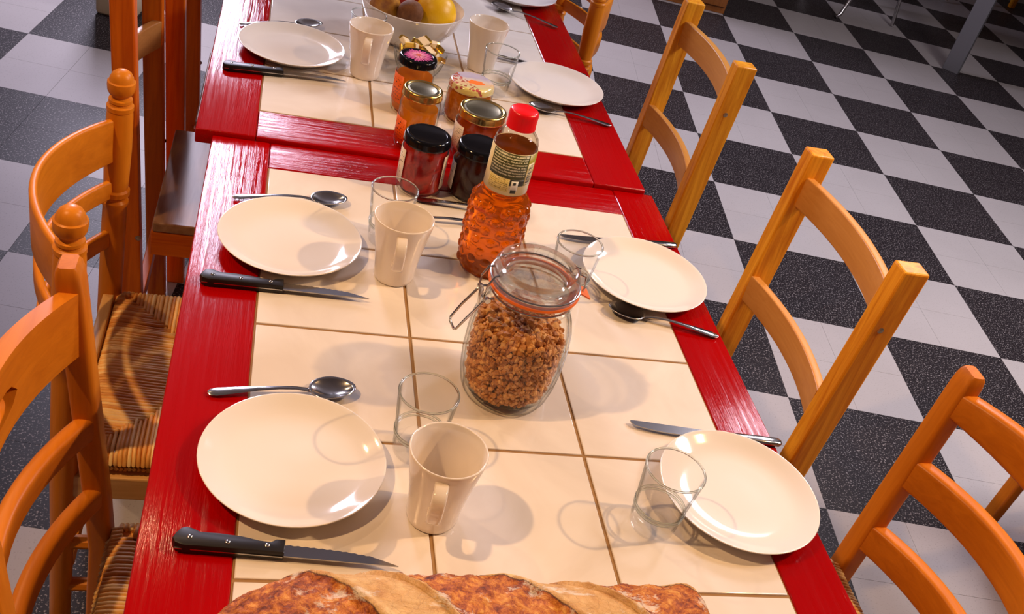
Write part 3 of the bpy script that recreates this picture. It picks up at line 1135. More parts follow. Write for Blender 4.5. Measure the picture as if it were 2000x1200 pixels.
TUM = make_tumbler()
tums = [
    (0.1915, -0.610, ZT, 'clear glass tumbler behind the mug nearest the bread loaf'),
    (0.178, -0.172, ZT, 'clear glass tumbler behind the mug beside the syrup bottle'),
    (0.162, 0.472, ZT2, 'clear glass tumbler between a mug and the fruit bowl'),
    (0.459, -0.705, ZT, 'clear glass tumbler standing against the plate beside the beech chair'),
    (0.442, -0.258, ZT, 'clear glass tumbler between the granola jar and a plate'),
    (0.420, 0.405, ZT2, 'clear glass tumbler next to the honey jar with the painted landscape lid'),
]
tums[0] = tums[0][:3] + ('clear glass tumbler standing behind the mug next to the bread loaf',)
for i, (x, y, z, lb) in enumerate(tums):
    o = TUM if i == 0 else copy_tree(TUM)
    place(o, (x, y, z), 0.4 * i, lb)

def make_spoon():
    """local: handle end at x=0, bowl tip at x=0.170"""
    t = empty('spoon')
    t['category'] = 'spoon'
    # handle
    xs = [0.0, 0.003, 0.010, 0.03, 0.055, 0.08, 0.10, 0.112, 0.118]
    ws = [0.0040, 0.0105, 0.0140, 0.0120, 0.0085, 0.0060, 0.0058, 0.0072, 0.0095]
    zs = [0.0035, 0.0036, 0.0040, 0.0062, 0.0085, 0.0098, 0.0092, 0.0068, 0.0052]
    verts, faces = [], []
    for x, w_, z in zip(xs, ws, zs):
        for y, dz in ((-w_ / 2, 0.0), (-w_ / 2 * 0.6, 0.0010), (w_ / 2 * 0.6, 0.0010), (w_ / 2, 0.0), (w_ / 2 * 0.6, -0.0012), (-w_ / 2 * 0.6, -0.0012)):
            verts.append((x, y, z + dz))
    n = 6
    for i in range(len(xs) - 1):
        for j in range(n):
            faces.append((i * n + j, i * n + (j + 1) % n, (i + 1) * n + (j + 1) % n, (i + 1) * n + j))
    faces.append(tuple(range(n)))
    faces.append(tuple((len(xs) - 1) * n + j for j in range(n)))
    mesh_obj('handle', verts, faces, STEEL, t, True, 60)
    # bowl
    verts, faces = [], []
    nr, na = 8, 36
    cx, L, Wd, D = 0.1425, 0.0280, 0.0192, 0.0085
    for i in range(nr + 1):
        r = i / nr
        for j in range(na):
            a = 2 * PI * j / na
            wx = math.cos(a)
            taper = 1.0 - 0.12 * wx
            x = cx + L * r * wx
            y = Wd * r * math.sin(a) * taper
            z = 0.0105 - D * (1 - r ** 2.2) - 0.0035 * max(0, -wx) * r * 0.6
            verts.append((x, y, z))
    for i in range(nr):
        for j in range(na):
            k = (j + 1) % na
            faces.append((i * na + j, (i + 1) * na + j, (i + 1) * na + k, i * na + k))
    bm = bmesh.new()
    vs = [bm.verts.new(v) for v in verts]
    for q in faces:
        bm.faces.new([vs[i] for i in q])
    bmesh.ops.remove_doubles(bm, verts=bm.verts, dist=1e-6)
    o = from_bm('bowl', bm, STEEL, t, True, 70)
    m = o.modifiers.new('thickness', 'SOLIDIFY')
    m.thickness = 0.0011
    m.offset = 0.0
    return t

SP = make_spoon()
def lay(o, a, b, z, label, scale_len=None):
    ax, ay = a
    bx, by = b
    place(o, (ax, ay, z), math.atan2(by - ay, bx - ax), label)
spoons = [
    ((-0.045, -0.541), (0.124, -0.520), ZT, 'steel teaspoon tucked behind the plate next to the bread loaf'),
    ((-0.047, -0.108), (0.122, -0.083), ZT, 'steel teaspoon tucked behind the plate beside the seam of the tables'),
    ((-0.079, 0.531), (0.088, 0.592), ZT2, 'steel teaspoon tucked behind the plate by the fruit bowl'),
    ((0.667, -0.3335), (0.511, -0.295), ZT, 'steel teaspoon with its handle on the red edge, next to the granola jar plate'),
    ((0.652, 0.327), (0.488, 0.356), ZT2, 'steel teaspoon beside the plate near the jam jars'),
    ((0.636, 0.827), (0.480, 0.898), ZT2, 'steel teaspoon at the plate of the turned-post chair'),
]
for i, (a, b, z, lb) in enumerate(spoons):
    o = SP if i == 0 else copy_tree(SP)
    lay(o, a, b, z + 0.0005, lb)

def extrude_outline(name, pts, z0, z1, mat, parent, bev=0.0, smooth=True):
    bm = bmesh.new()
    lo = [bm.verts.new((x, y, z0)) for x, y in pts]
    f = bm.faces.new(lo)
    r = bmesh.ops.extrude_face_region(bm, geom=[f])
    vs = [g for g in r['geom'] if isinstance(g, bmesh.types.BMVert)]
    bmesh.ops.translate(bm, vec=(0, 0, z1 - z0), verts=vs)
    if bev:
        es = [e for e in bm.edges if abs(e.verts[0].co.z - e.verts[1].co.z) < 1e-6]
        bmesh.ops.bevel(bm, geom=es, offset=bev, segments=2, affect='EDGES', profile=0.5)
    return from_bm(name, bm, mat, parent, smooth, 35)

def make_steak_knife():
    """local: butt at x=0, tip at x=0.222, cutting edge toward +y, lying on its side"""
    t = empty('steak_knife')
    t['category'] = 'knife'
    up = [(0.003, 0.006), (0.007, 0.0125), (0.012, 0.0148), (0.018, 0.0135), (0.026, 0.0098), (0.045, 0.0100), (0.065, 0.0088), (0.083, 0.0055), (0.094, 0.0048), (0.099, 0.0085), (0.108, 0.0090)]
    dn = [(0.108, -0.0078), (0.07, -0.0080), (0.03, -0.0085), (0.012, -0.0090), (0.004, -0.0060), (0.001, 0.0)]
    extrude_outline('handle', up + dn, 0.0, 0.0135, BLACKP, t, 0.0022)
    box('tang', 0.004, 0.107, -0.0088, -0.0072, 0.0060, 0.0075, STEEL2, t)
    for x in (0.017, 0.053, 0.091):
        lathe('rivet', [(0, 0.0008), (0.0022, 0.0007), (0.0028, 0.0), (0.0028, -0.003)], STEEL, t, 16, (x, -0.0005 if x > 0.05 else 0.002, 0.0135))
    top = [(0.106, 0.0062)]
    n = 22
    for i in range(n + 1):
        s = i / n
        x = 0.109 + s * 0.088
        y = 0.0062 - 0.0012 * s - 0.0045 * s ** 3 + (0.0006 if i % 2 else -0.0003)
        top.append((x, y))
    top += [(0.205, -0.0022), (0.214, -0.0052), (0.222, -0.0080)]
    bot = [(0.214, -0.0082), (0.16, -0.0080), (0.106, -0.0076)]
    extrude_outline('blade', top + bot, 0.0060, 0.0075, STEEL2, t, 0.0)
    return t

SK = make_steak_knife()
for i, (a, b, z, lb) in enumerate([
        ((-0.060, -0.762), (0.162, -0.776), ZT, 'black-handled steak knife lying next to the bread loaf'),
        ((-0.075, -0.325), (0.146, -0.326), ZT, 'black-handled steak knife beside the plate whose mug is next to the syrup bottle'),
        ((-0.096, 0.318), (0.123, 0.341), ZT2, 'black-handled steak knife on the table with the fruit bowl')]):
    o = SK if i == 0 else copy_tree(SK)
    lay(o, a, b, z + 0.0004, lb)

def make_table_knife():
    """local: handle end at x=0, blade tip at x=0.21, lying on its side"""
    t = empty('table_knife')
    t['category'] = 'knife'
    path = [(0.0, 0, 0.0045), (0.004, 0, 0.0045), (0.03, 0, 0.0045), (0.06, 0, 0.0045), (0.09, 0, 0.0045), (0.104, 0, 0.0043), (0.110, 0, 0.0042)]
    sweep('handle', path, rrect(0.0135, 0.0075, 0.0035), STEEL, t, scale=[(0.55, 0.6), (1.0, 1.0), (1.05, 1), (0.95, 0.95), (0.8, 0.85), (0.72, 0.8), (0.6, 0.6)])
    pts = [(0.108, 0.0052)]
    for i in range(15):
        s = i / 14
        pts.append((0.112 + 0.083 * s, 0.0078 + 0.0012 * math.sin(PI * s) - 0.004 * s ** 4))
    pts += [(0.203, 0.0020), (0.2075, -0.0030), (0.208, -0.0065), (0.203, -0.0072), (0.15, -0.0062), (0.108, -0.0052)]
    extrude_outline('blade', pts, 0.0036, 0.0050, STEEL2, t)
    return t

TK = make_table_knife()
for i, (a, b, z, lb) in enumerate([
        ((0.682, -0.557), (0.475, -0.542), ZT, 'steel table knife tucked behind the plate beside the beech chair'),
        ((0.671, -0.091), (0.455, -0.109), ZT, 'steel table knife tucked behind the plate and tumbler next to the granola jar'),
        ((0.648, 0.555), (0.446, 0.588), ZT2, 'steel table knife behind the plate near the jam jars')]):
    o = TK if i == 0 else copy_tree(TK)
    lay(o, a, b, z + 0.0004, lb)
o = copy_tree(SP)
lay(o, (0.232, -0.046), (0.400, -0.064), ZT + 0.0005, 'steel teaspoon lying between the black-lidded jam jars and the syrup bottle')
o = copy_tree(SP)
lay(o, (0.352, -0.096), (0.190, -0.112), ZT + 0.0005, 'steel teaspoon passing behind the syrup bottle and mug')

# ------------------------------------------------------------------ jam jars
def arc_patch(name, r, a0, a1, z0, z1, mat, parent, n=24, shape=None, zr=None):
    """curved paper patch around the z axis with UVs; angles in degrees; has real thickness"""
    verts, faces, uvs = [], [], []
    for i in range(n + 1):
        s = i / n
        a = math.radians(a0 + (a1 - a0) * s)
        for k, t in enumerate((0.0, 1.0)):
            rr = r(z0 + (z1 - z0) * t) if callable(r) else r
            verts.append((rr * math.cos(a), rr * math.sin(a), z0 + (z1 - z0) * t))
            uvs.append((s, t))
    for i in range(n):
        faces.append((2 * i, 2 * i + 2, 2 * i + 3, 2 * i + 1))
    me = bpy.data.meshes.new(name)
    me.from_pydata(verts, [], faces)
    uv = me.uv_layers.new(name='UVMap')
    for l in me.loops:
        uv.data[l.index].uv = uvs[l.vertex_index]
    me.materials.append(mat)
    me.polygons.foreach_set('use_smooth', [True] * len(me.polygons))
    o = link(bpy.data.objects.new(name, me), parent)
    m = o.modifiers.new('thickness', 'SOLIDIFY')
    m.thickness = 0.0003
    m.offset = 1.0
    return o

def jam_jar(name, x, y, z, h, rb, rl, jam, level, lid_mats, label, lid_h=0.014, neck=None, facets=0, labels=(), shoulder=0.80, rz=0.0, lid_style='ring'):
    t = empty(name, (x, y, z), rz, label, 'jar')
    hg = h - lid_h * 0.35
    rn = neck if neck else rl - 0.003
    zs = h * shoulder
    prof = [(0.0, 0.003), (rb * 0.7, 0.0025), (rb * 0.80, 0.0), (rb * 0.90, 0.0), (rb * 0.98, 0.003), (rb, 0.009), (rb, zs - 0.006), (rb * 0.985, zs), (rn + (rb - rn) * 0.45, zs + 0.006), (rn, zs + 0.010), (rn, hg),
            (rn - 0.002, hg), (rn - 0.002, zs + 0.0105)]
    fn = None
    if facets:
        def fn(a, zz, r):
            return -0.0016 * abs(math.sin(a * facets / 2)) if 0.012 < zz < zs - 0.012 and r > rb * 0.9 else 0.0
    lathe('glass_body', prof, JARGLASS, t, 64, fn=fn)
    jr = rb - 0.0016 - (0.0016 if facets else 0)
    zl = h * level
    jp = [(0.0, 0.0048), (jr * 0.84, 0.0048), (jr * 0.965, 0.007), (jr, 0.012)]
    if zl < zs - 0.006:
        jp += [(jr, zl - 0.001), (jr * 0.985, zl), (0.0, zl - 0.0008)]
    else:
        jp += [(jr, zs - 0.012), (jr * 0.985, zs - 0.004), (rn - 0.0026, zs + 0.009), (rn - 0.0026, max(zl, zs + 0.0095)), (0.0, max(zl, zs + 0.0095))]
    lathe('jam', jp, jam, t, 48)
    side, top = lid_mats
    lz = h - lid_h
    if lid_style == 'ring':
        l = lathe('lid', [(rl - 0.0012, lz), (rl, lz - 0.0005), (rl + 0.0008, lz + 0.001), (rl, lz + 0.0025), (rl, h - 0.0035), (rl - 0.0008, h - 0.001), (rl - 0.0026, h), (rl - 0.0050, h - 0.0002), (rl - 0.0062, h - 0.0020), (rl - 0.0068, h - 0.0021)], side, t, 56, angle=60)
        lathe('lid_panel', [(rl - 0.0066, h - 0.0021), (rl - 0.0085, h - 0.0019), (rl - 0.0105, h - 0.0012), (rl - 0.0115, h - 0.0012), (rl - 0.0125, h - 0.0020), (0.0, h - 0.0016)], top, l, 56)
    else:
        l = lathe('lid', [(rl - 0.0012, lz), (rl, lz - 0.0005), (rl + 0.0012, lz + 0.0015), (rl + 0.0006, lz + 0.003), (rl + 0.0004, h - 0.005), (rl - 0.001, h - 0.0018), (rl - 0.0035, h - 0.0004), (rl - 0.006, h), (rl - 0.0075, h - 0.0008), (rl - 0.009, h - 0.0012), (0.0, h - 0.0008)], side, t, 56, angle=60)
    for (a0, a1, z0, z1, m_) in labels:
        arc_patch('paper_label', rb + 0.0006, a0, a1, z0, z1, m_, t)
    return t, l

J1, l1 = jam_jar('jam_jar', 0.240, 0.267, ZT2, 0.108, 0.0345, 0.0345, J_APRICOT, 0.66, (BLACKL, BLACKL), 'orange jam jar with a pink flower on its black lid', labels=[(150, 232, 0.022, 0.074, LBL_ORANGE)], lid_style='plain', shoulder=0.74)
rng = random.Random(11)
for ring, (r0, r1, cnt, m_, zz) in enumerate(((0.010, 0.0285, 26, PETALS[0], 0.1080), (0.006, 0.0225, 20, PETALS[1], 0.1084), (0.003, 0.0155, 15, PETALS[2], 0.1088))):
    vs, fs = [], []
    for k in range(cnt):
        a = 2 * PI * (k + rng.uniform(-0.2, 0.2)) / cnt
        rr = r1 * rng.uniform(0.85, 1.05)
        wv = PI / cnt * 0.95
        b = len(vs)
        for q, da in ((r0, -wv * 0.7), (r0 + (rr - r0) * 0.6, -wv), (rr, 0), (r0 + (rr - r0) * 0.6, wv), (r0, wv * 0.7)):
            vs.append((q * math.cos(a + da), q * math.sin(a + da), zz - 0.0006))
        fs.append(tuple(range(b, b + 5)))
    p = mesh_obj('petal_print', vs, fs, m_, l1, False)
lathe('flower_centre', [(0.0046, 0.1076), (0.0046, 0.1086), (0.0, 0.1088)], PETALC, l1, 20)
J2, l2 = jam_jar('jam_jar', 0.239, 0.133, ZT2, 0.107, 0.0345, 0.0338, J_PEACH, 0.68, (GOLD, LIDTOP), 'gold-lidded jar of orange jelly with an orange paper label', labels=[(150, 232, 0.012, 0.056, LBL_ORANGE)], facets=14, shoulder=0.76)

def picture_mat():
    """painted landscape lid: sky, field, orange roof, flowers, as flat print"""
    m, nt, b = new_mat('landscape_lid_print')
    v = coords(nt, 'Object')
    sp = nt.nodes.new('ShaderNodeSeparateXYZ')
    nt.links.new(v, sp.inputs[0])
    n = noise(nt, v, 70, 4, 0.6, 0.5)
    yy = math_node(nt, 'ADD', sp.outputs['Y'], math_node(nt, 'MULTIPLY_ADD', n, 0.020, -0.010))
    t = math_node(nt, 'MULTIPLY_ADD', yy, 11.5, 0.5)
    base = ramp(nt, t, [(0.05, (0.72, 0.62, 0.22)), (0.22, (0.62, 0.58, 0.30)), (0.38, (0.70, 0.50, 0.30)), (0.55, (0.62, 0.56, 0.50)), (0.7, (0.42, 0.40, 0.56)), (1.0, (0.50, 0.47, 0.62))])
    vn = nt.nodes.new('ShaderNodeTexVoronoi')
    vn.inputs['Scale'].default_value = 130
    nt.links.new(v, vn.inputs['Vector'])
    flo = mixc(nt, n, (0.70, 0.06, 0.10), (0.10, 0.14, 0.05))
    left = math_node(nt, 'LESS_THAN', math_node(nt, 'ADD', sp.outputs['X'], math_node(nt, 'MULTIPLY', yy, 0.6)), -0.010)
    dots = math_node(nt, 'LESS_THAN', vn.outputs['Distance'], 0.42)
    base = mixc(nt, math_node(nt, 'MULTIPLY', left, dots), base, flo)
    # orange roof: an ellipse of flat colour
    ex = math_node(nt, 'MULTIPLY_ADD', sp.outputs['X'], 62, -0.42)
    ey = math_node(nt, 'MULTIPLY_ADD', yy, 120, 0.5)
    d = math_node(nt, 'ADD', math_node(nt, 'MULTIPLY', ex, ex), math_node(nt, 'MULTIPLY', ey, ey))
    base = mixc(nt, math_node(nt, 'LESS_THAN', d, 1.0), base, (0.85, 0.22, 0.05))
    nt.links.new(base, b.inputs['Base Color'])
    b.inputs['Roughness'].default_value = 0.2
    b.inputs['Coat Weight'].default_value = 0.3
    return m

PICT = picture_mat()
J3, l3 = jam_jar('jam_jar', 0.346, 0.268, ZT2, 0.076, 0.0425, 0.0415, J_HONEY, 0.84, (PICT, PICT), 'honey jar with a painted landscape on its lid', lid_h=0.013, lid_style='plain', shoulder=0.72)
J4, l4 = jam_jar('jam_jar', 0.347, 0.132, ZT2, 0.088, 0.0425, 0.0412, J_AMBER, 0.72, (GOLD, LIDTOP), 'wide gold-lidded jar of dark amber jelly with a pale label', lid_h=0.015, labels=[(140, 222, 0.014, 0.060, LBL_WHITE)], shoulder=0.74)
J5, l5 = jam_jar('jam_jar', 0.239, -0.003, ZT, 0.100, 0.0372, 0.0372, J_RED, 0.84, (BLACKL, BLACKL), 'black-lidded jar of red jam with white paper label', lid_h=0.015, labels=[(-40, 210, 0.016, 0.074, LBL_WHITE)], lid_style='plain', shoulder=0.82)
J6, l6 = jam_jar('jam_jar', 0.326, -0.002, ZT, 0.095, 0.0385, 0.0368, J_DARK, 0.80, (BLACKL, BLACKL), 'black-lidded jar of very dark jam next to the syrup bottle', lid_h=0.015, labels=[(-30, 204, 0.014, 0.062, LBL_WHITE)], lid_style='plain', shoulder=0.72)

# ------------------------------------------------------------------ syrup bottle
SYR = empty('syrup_bottle', (0.325, -0.208, ZT), 0, 'bumpy amber syrup bottle with red cap and green label', 'bottle')
bumps = []
for row in range(7):
    zz = 0.013 + row * 0.0170
    cnt = 12
    for k in range(cnt):
        bumps.append((2 * PI * (k + 0.5 * (row % 2)) / cnt, zz + rng.uniform(-0.001, 0.001)))

def body_r(z):
    pts = [(0.0, 0.036), (0.006, 0.0405), (0.02, 0.0425), (0.05, 0.0435), (0.09, 0.0435), (0.112, 0.0425), (0.124, 0.039), (0.132, 0.0335), (0.137, 0.0312)]
    for (z0, r0), (z1, r1) in zip(pts, pts[1:]):
        if z <= z1:
            k = (z - z0) / (z1 - z0)
            return r0 + (r1 - r0) * k
    return pts[-1][1]

def bubbly(a, z, r):
    if r < 0.03 or z < 0.004:
        return 0.0
    d = 0.0
    for ba, bz in bumps:
        if abs(z - bz) > 0.0070:
            continue
        da = (a - ba + PI) % (2 * PI) - PI
        q = ((da * r) ** 2 + (z - bz) ** 2) / 0.0068 ** 2
        if q < 1:
            d = max(d, 0.0034 * math.sqrt(1 - q))
    return d

prof = [(0.0, 0.002), (0.030, 0.002)] + [(body_r(0.001 * i), 0.001 * i) for i in range(0, 138)]
sy_prof = prof + [(0.0306, 0.139), (0.0306, 0.205), (0.0296, 0.2055), (0.0, 0.2055)]
lathe('syrup', sy_prof, J_SYRUP, SYR, 230, fn=bubbly, angle=80)
lathe('neck', [(0.0311, 0.138), (0.0311, 0.204), (0.0308, 0.211), (0.0285, 0.219), (0.0240, 0.225), (0.0190, 0.2285), (0.0172, 0.230), (0.0172, 0.240), (0.0162, 0.240), (0.0162, 0.229), (0.0230, 0.223), (0.0275, 0.217), (0.0300, 0.209), (0.0307, 0.204), (0.0307, 0.138)], PLASTICCLEAR, SYR, 48)
lathe('cap', [(0.0190, 0.2320), (0.0208, 0.2325), (0.0208, 0.2355), (0.0203, 0.2365), (0.0204, 0.2520), (0.0197, 0.2565), (0.0172, 0.2585), (0.0, 0.2590)], REDCAP, SYR, 90, fn=lambda a, z, r: (0.0003 * math.cos(a * 30) if 0.2366 < z < 0.253 and r > 0.019 else 0.0), angle=60)
LR = 0.0316
lab = arc_patch('label', LR, -215, 145, 0.140, 0.205, LBL_PALE, SYR, 64)
arc_patch('label_panel', LR + 0.0004, -160, -58, 0.1665, 0.2045, LBL_GREEN, lab)
arc_patch('label_panel', LR + 0.0004, -155, -97, 0.1455, 0.1655, LBL_YELLOW, lab)
arc_patch('label_panel', LR + 0.0004, -96, -58, 0.1560, 0.1660, INK, lab)
arc_patch('label_panel', LR + 0.0004, -57.5, -15, 0.1560, 0.2045, LBL_OLIVE, lab)
arc_patch('label_panel', LR + 0.0006, -56, -32, 0.1580, 0.1910, LBL_PALE, lab)
for k in range(12):
    zz = 0.1605 + k * 0.0024
    arc_patch('barcode_bar', LR + 0.0009, -53, -36, zz, zz + (0.0007 if k % 3 else 0.0013), INK, lab, 6)
arc_patch('label_icon', LR + 0.0008, -92, -74, 0.1480, 0.1640, ICON, lab, 8)
arc_patch('label_icon', LR + 0.0011, -90, -76, 0.1450, 0.1500, INK, lab, 8)
arc_patch('label_icon', LR + 0.0011, -87, -80, 0.1580, 0.1620, INK, lab, 6)

# ------------------------------------------------------------------ clamp jar with granola
CJ = empty('clamp_jar', (0.314, -0.487, ZT), 0, 'tall clip-top glass jar with orange rubber seal, holding granola', 'jar')
prof = [(0.0, 0.004), (0.036, 0.003), (0.046, 0.0), (0.051, 0.0), (0.0545, 0.003), (0.0575, 0.010), (0.0615, 0.028), (0.0640, 0.055), (0.0640, 0.085), (0.0620, 0.108), (0.0570, 0.126), (0.0515, 0.137), (0.0485, 0.142),
        (0.0485, 0.146), (0.0520, 0.148), (0.0520, 0.151), (0.0490, 0.153), (0.0490, 0.156), (0.0535, 0.158), (0.0535, 0.163),
        (0.0440, 0.163), (0.0440, 0.150), (0.0450, 0.142), (0.0490, 0.135), (0.0540, 0.124), (0.0588, 0.107), (0.0606, 0.085), (0.0606, 0.055), (0.0582, 0.028), (0.0540, 0.012), (0.046, 0.007), (0.0, 0.0065)]
lathe('glass_body', prof, JARGLASS, CJ, 72, angle=50)
lathe('rubber_seal', [(0.0440, 0.1634), (0.0552, 0.1634), (0.0560, 0.1650), (0.0552, 0.1668), (0.0440, 0.1668), (0.0440, 0.1634)], RUBBER, CJ, 64)
tab = box('seal_tab', -0.002, 0.0185, -0.0105, 0.0105, -0.0011, 0.0011, RUBBER, CJ, 0.0008)
tab.matrix_local = Matrix.Rotation(math.radians(2), 4, 'Z') @ Matrix.Translation((0.0545, 0, 0.1650)) @ Matrix.Rotation(0.45, 4, 'Y')
lid = lathe('lid', [(0.0535, 0.1670), (0.0540, 0.1690), (0.0535, 0.1715), (0.0515, 0.1722), (0.0510, 0.1740), (0.0525, 0.1755), (0.0530, 0.1790), (0.0520, 0.1850), (0.0495, 0.1905), (0.0470, 0.1920), (0.0440, 0.1905), (0.0410, 0.1850), (0.0385, 0.1790), (0.0360, 0.1772),
                    (0.0290, 0.1785), (0.0, 0.1805), (0.0, 0.1770), (0.030, 0.1745), (0.0400, 0.1720), (0.0430, 0.1690), (0.0435, 0.1670), (0.0535, 0.1670)], CASTGLASS, CJ, 72, angle=50)
# neck band, hinge and clasp of wire
def ring_path(r, z, n=48, a0=0, a1=360):
    return [(r * math.cos(math.radians(a0 + (a1 - a0) * i / n)), r * math.sin(math.radians(a0 + (a1 - a0) * i / n)), z) for i in range(n + (0 if a1 - a0 == 360 else 1))]
tube('neck_wire', ring_path(0.0502, 0.1545), 0.0012, WIRE, CJ, 8, True)
def radial(a, pts):
    ca_, sa_ = math.cos(math.radians(a)), math.sin(math.radians(a))
    return [(r * ca_ - s * sa_, r * sa_ + s * ca_, z) for r, s, z in pts]
AC, AH = 190, 10
hinge = tube('hinge', radial(AH, [(0.0505, -0.011, 0.1545), (0.058, -0.011, 0.156), (0.062, -0.010, 0.166), (0.060, -0.009, 0.182), (0.0535, -0.008, 0.1845), (0.0530, 0.008, 0.1845), (0.060, 0.009, 0.182), (0.062, 0.010, 0.166), (0.058, 0.011, 0.156), (0.0505, 0.011, 0.1545)]), 0.0013, WIRE, CJ, 8)
tube('hinge_pin', radial(AH, [(0.061, -0.0145, 0.160), (0.061, 0.0145, 0.160)]), 0.0022, WIRE, CJ, 10)
cl = tube('clasp_bail', radial(AC, [(0.0520, -0.010, 0.1840), (0.0580, -0.011, 0.1830), (0.0640, -0.011, 0.1700), (0.0650, -0.010, 0.1560), (0.0630, -0.008, 0.1500), (0.0630, 0.008, 0.1500), (0.0650, 0.010, 0.1560), (0.0640, 0.011, 0.1700), (0.0580, 0.011, 0.1830), (0.0520, 0.010, 0.1840)]), 0.0014, WIRE, CJ, 8)
tube('lid_wire', ring_path(0.0545, 0.1732), 0.0012, WIRE, CJ, 8, True)
tube('clasp_lever', radial(AC, [(0.0530, -0.013, 0.1540), (0.0600, -0.0135, 0.1530), (0.0655, -0.0125, 0.1480), (0.0800, -0.0125, 0.1260), (0.0900, -0.0115, 0.1080), (0.0910, -0.008, 0.1055), (0.0910, 0.008, 0.1055), (0.0900, 0.0115, 0.1080), (0.0800, 0.0125, 0.1260), (0.0655, 0.0125, 0.1480), (0.0600, 0.0135, 0.1530), (0.0530, 0.013, 0.1540)]), 0.0016, WIRE, CJ, 8)
for s in (-1, 1):
    tube('clasp_coil', radial(AC, [(0.061, s * 0.0115, 0.1520), (0.061, s * 0.0165, 0.1520)]), 0.0036, WIRE, CJ, 12)
sweep('clasp_plate', radial(AC, [(0.0640, 0, 0.1600), (0.0660, 0, 0.1480), (0.0645, 0, 0.1360)]), rrect(0.010, 0.0016, 0.0006), WIRE, CJ, up=(1, 0, 0))
# granola: many rounded clusters
def granola():
    rng = random.Random(5)
    base = bmesh.new()
    bmesh.ops.create_icosphere(base, subdivisions=1, radius=1.0)
    bv = [v.co.copy() for v in base.verts]
    bf = [tuple(v.index for v in f.verts) for f in base.faces]
    base.free()
    verts, faces, tones = [], [], []
    def rin(z):
        pts = [(0.0065, 0.045), (0.012, 0.053), (0.028, 0.0575), (0.055, 0.0600), (0.085, 0.0600), (0.107, 0.0580), (0.124, 0.0530), (0.14, 0.045)]
        for (z0, r0), (z1, r1) in zip(pts, pts[1:]):
            if z <= z1:
                return r0 + (r1 - r0) * max(0, (z - z0) / (z1 - z0))
        return pts[-1][1]
    def lump(p, s):
        b = len(verts)
        ang = Euler((rng.random() * 6, rng.random() * 6, rng.random() * 6)).to_matrix()
        sx, sy, sz = s * rng.uniform(0.75, 1.25), s * rng.uniform(0.7, 1.1), s * rng.uniform(0.6, 1.0)
        tone = rng.random()
        for v in bv:
            k = rng.uniform(0.72, 1.22)
            q = ang @ Vector((v.x * sx * k, v.y * sy * k, v.z * sz * k))
            verts.append((p[0] + q.x, p[1] + q.y, p[2] + q.z))
            tones.append(min(1, max(0, tone + rng.uniform(-0.15, 0.15))))
        faces.extend(tuple(b + i for i in f) for f in bf)
    def top(x, y):
        return 0.109 + 0.005 * math.sin(x * 70 + 1) + 0.10 * y - 0.06 * x
    n = 0
    while n < 2900:
        z = rng.uniform(0.010, 0.12)
        s = rng.uniform(0.0028, 0.0058)
        a = rng.uniform(0, 2 * PI)
        ro = rin(z) - s * 1.15
        r = ro - abs(rng.gauss(0, 0.004))
        x, y = r * math.cos(a), r * math.sin(a)
        if z > top(x, y):
            continue
        lump((x, y, max(z, 0.0075 + s * 1.2)), s)
        n += 1
    for _ in range(900):
        a = rng.uniform(0, 2 * PI)
        s = rng.uniform(0.0032, 0.0075)
        r = (0.050 - s) * math.sqrt(rng.random())
        x, y = r * math.cos(a), r * math.sin(a)
        lump((x, y, top(x, y) + rng.uniform(-0.004, 0.004)), s)
    # core body
    b = len(verts)
    seg = 24
    for zz in (0.011, 0.03, 0.06, 0.09):
        for i in range(seg):
            a = 2 * PI * i / seg
            rr = rin(zz) - 0.012
            verts.append((rr * math.cos(a), rr * math.sin(a), zz))
            tones.append(0.2)
    for k in range(3):
        for i in range(seg):
            j = (i + 1) % seg
            faces.append((b + k * seg + i, b + k * seg + j, b + (k + 1) * seg + j, b + (k + 1) * seg + i))
    faces.append(tuple(b + 3 * seg + i for i in range(seg)))
    me = bpy.data.meshes.new('granola')
    me.from_pydata(verts, [], faces)
    me.materials.append(GRANOLA)
    at = me.attributes.new('tone', 'FLOAT', 'POINT')
    at.data.foreach_set('value', tones)
    o = link(bpy.data.objects.new('granola', me))
    o.location = CJ.location
    o['kind'] = 'stuff'
    tag(o, 'golden brown granola clusters filling the clip-top jar', 'granola')
    return o
granola()

# ------------------------------------------------------------------ fruit bowl, butter dish
FB = lathe('fruit_bowl', [(0.0, 0.004), (0.040, 0.004), (0.042, 0.0), (0.050, 0.0), (0.053, 0.004), (0.078, 0.024), (0.098, 0.052), (0.108, 0.080), (0.1085, 0.0825), (0.1068, 0.0835), (0.1050, 0.081), (0.0945, 0.053), (0.075, 0.028), (0.050, 0.0095), (0.0, 0.0085)], PORC, None, 72, angle=70)
FB.location = (0.258, 0.598, ZT2)
tag(FB, 'round white bowl heaped with fruit', 'bowl')

def blob(name, prof, mat, loc, rot, label, cat, seg=32):
    o = lathe(name, prof, mat, None, seg, angle=80)
    o.location = loc
    o.rotation_euler = rot
    tag(o, label, cat)
    return o

def oval(r, h, n=14, tip=0.0, dimple=0.0):
    out = []
    for i in range(n + 1):
        a = -PI / 2 + PI * i / n
        rr = r * math.cos(a)
        z = h * math.sin(a)
        if tip and i >= n - 2:
            z += tip * (i - n + 3) / 3
        if dimple:
            k = 1 - min(1, rr / (r * 0.5))
            z -= math.copysign(dimple * k, z)
        out.append((max(0, rr), z))
    return out

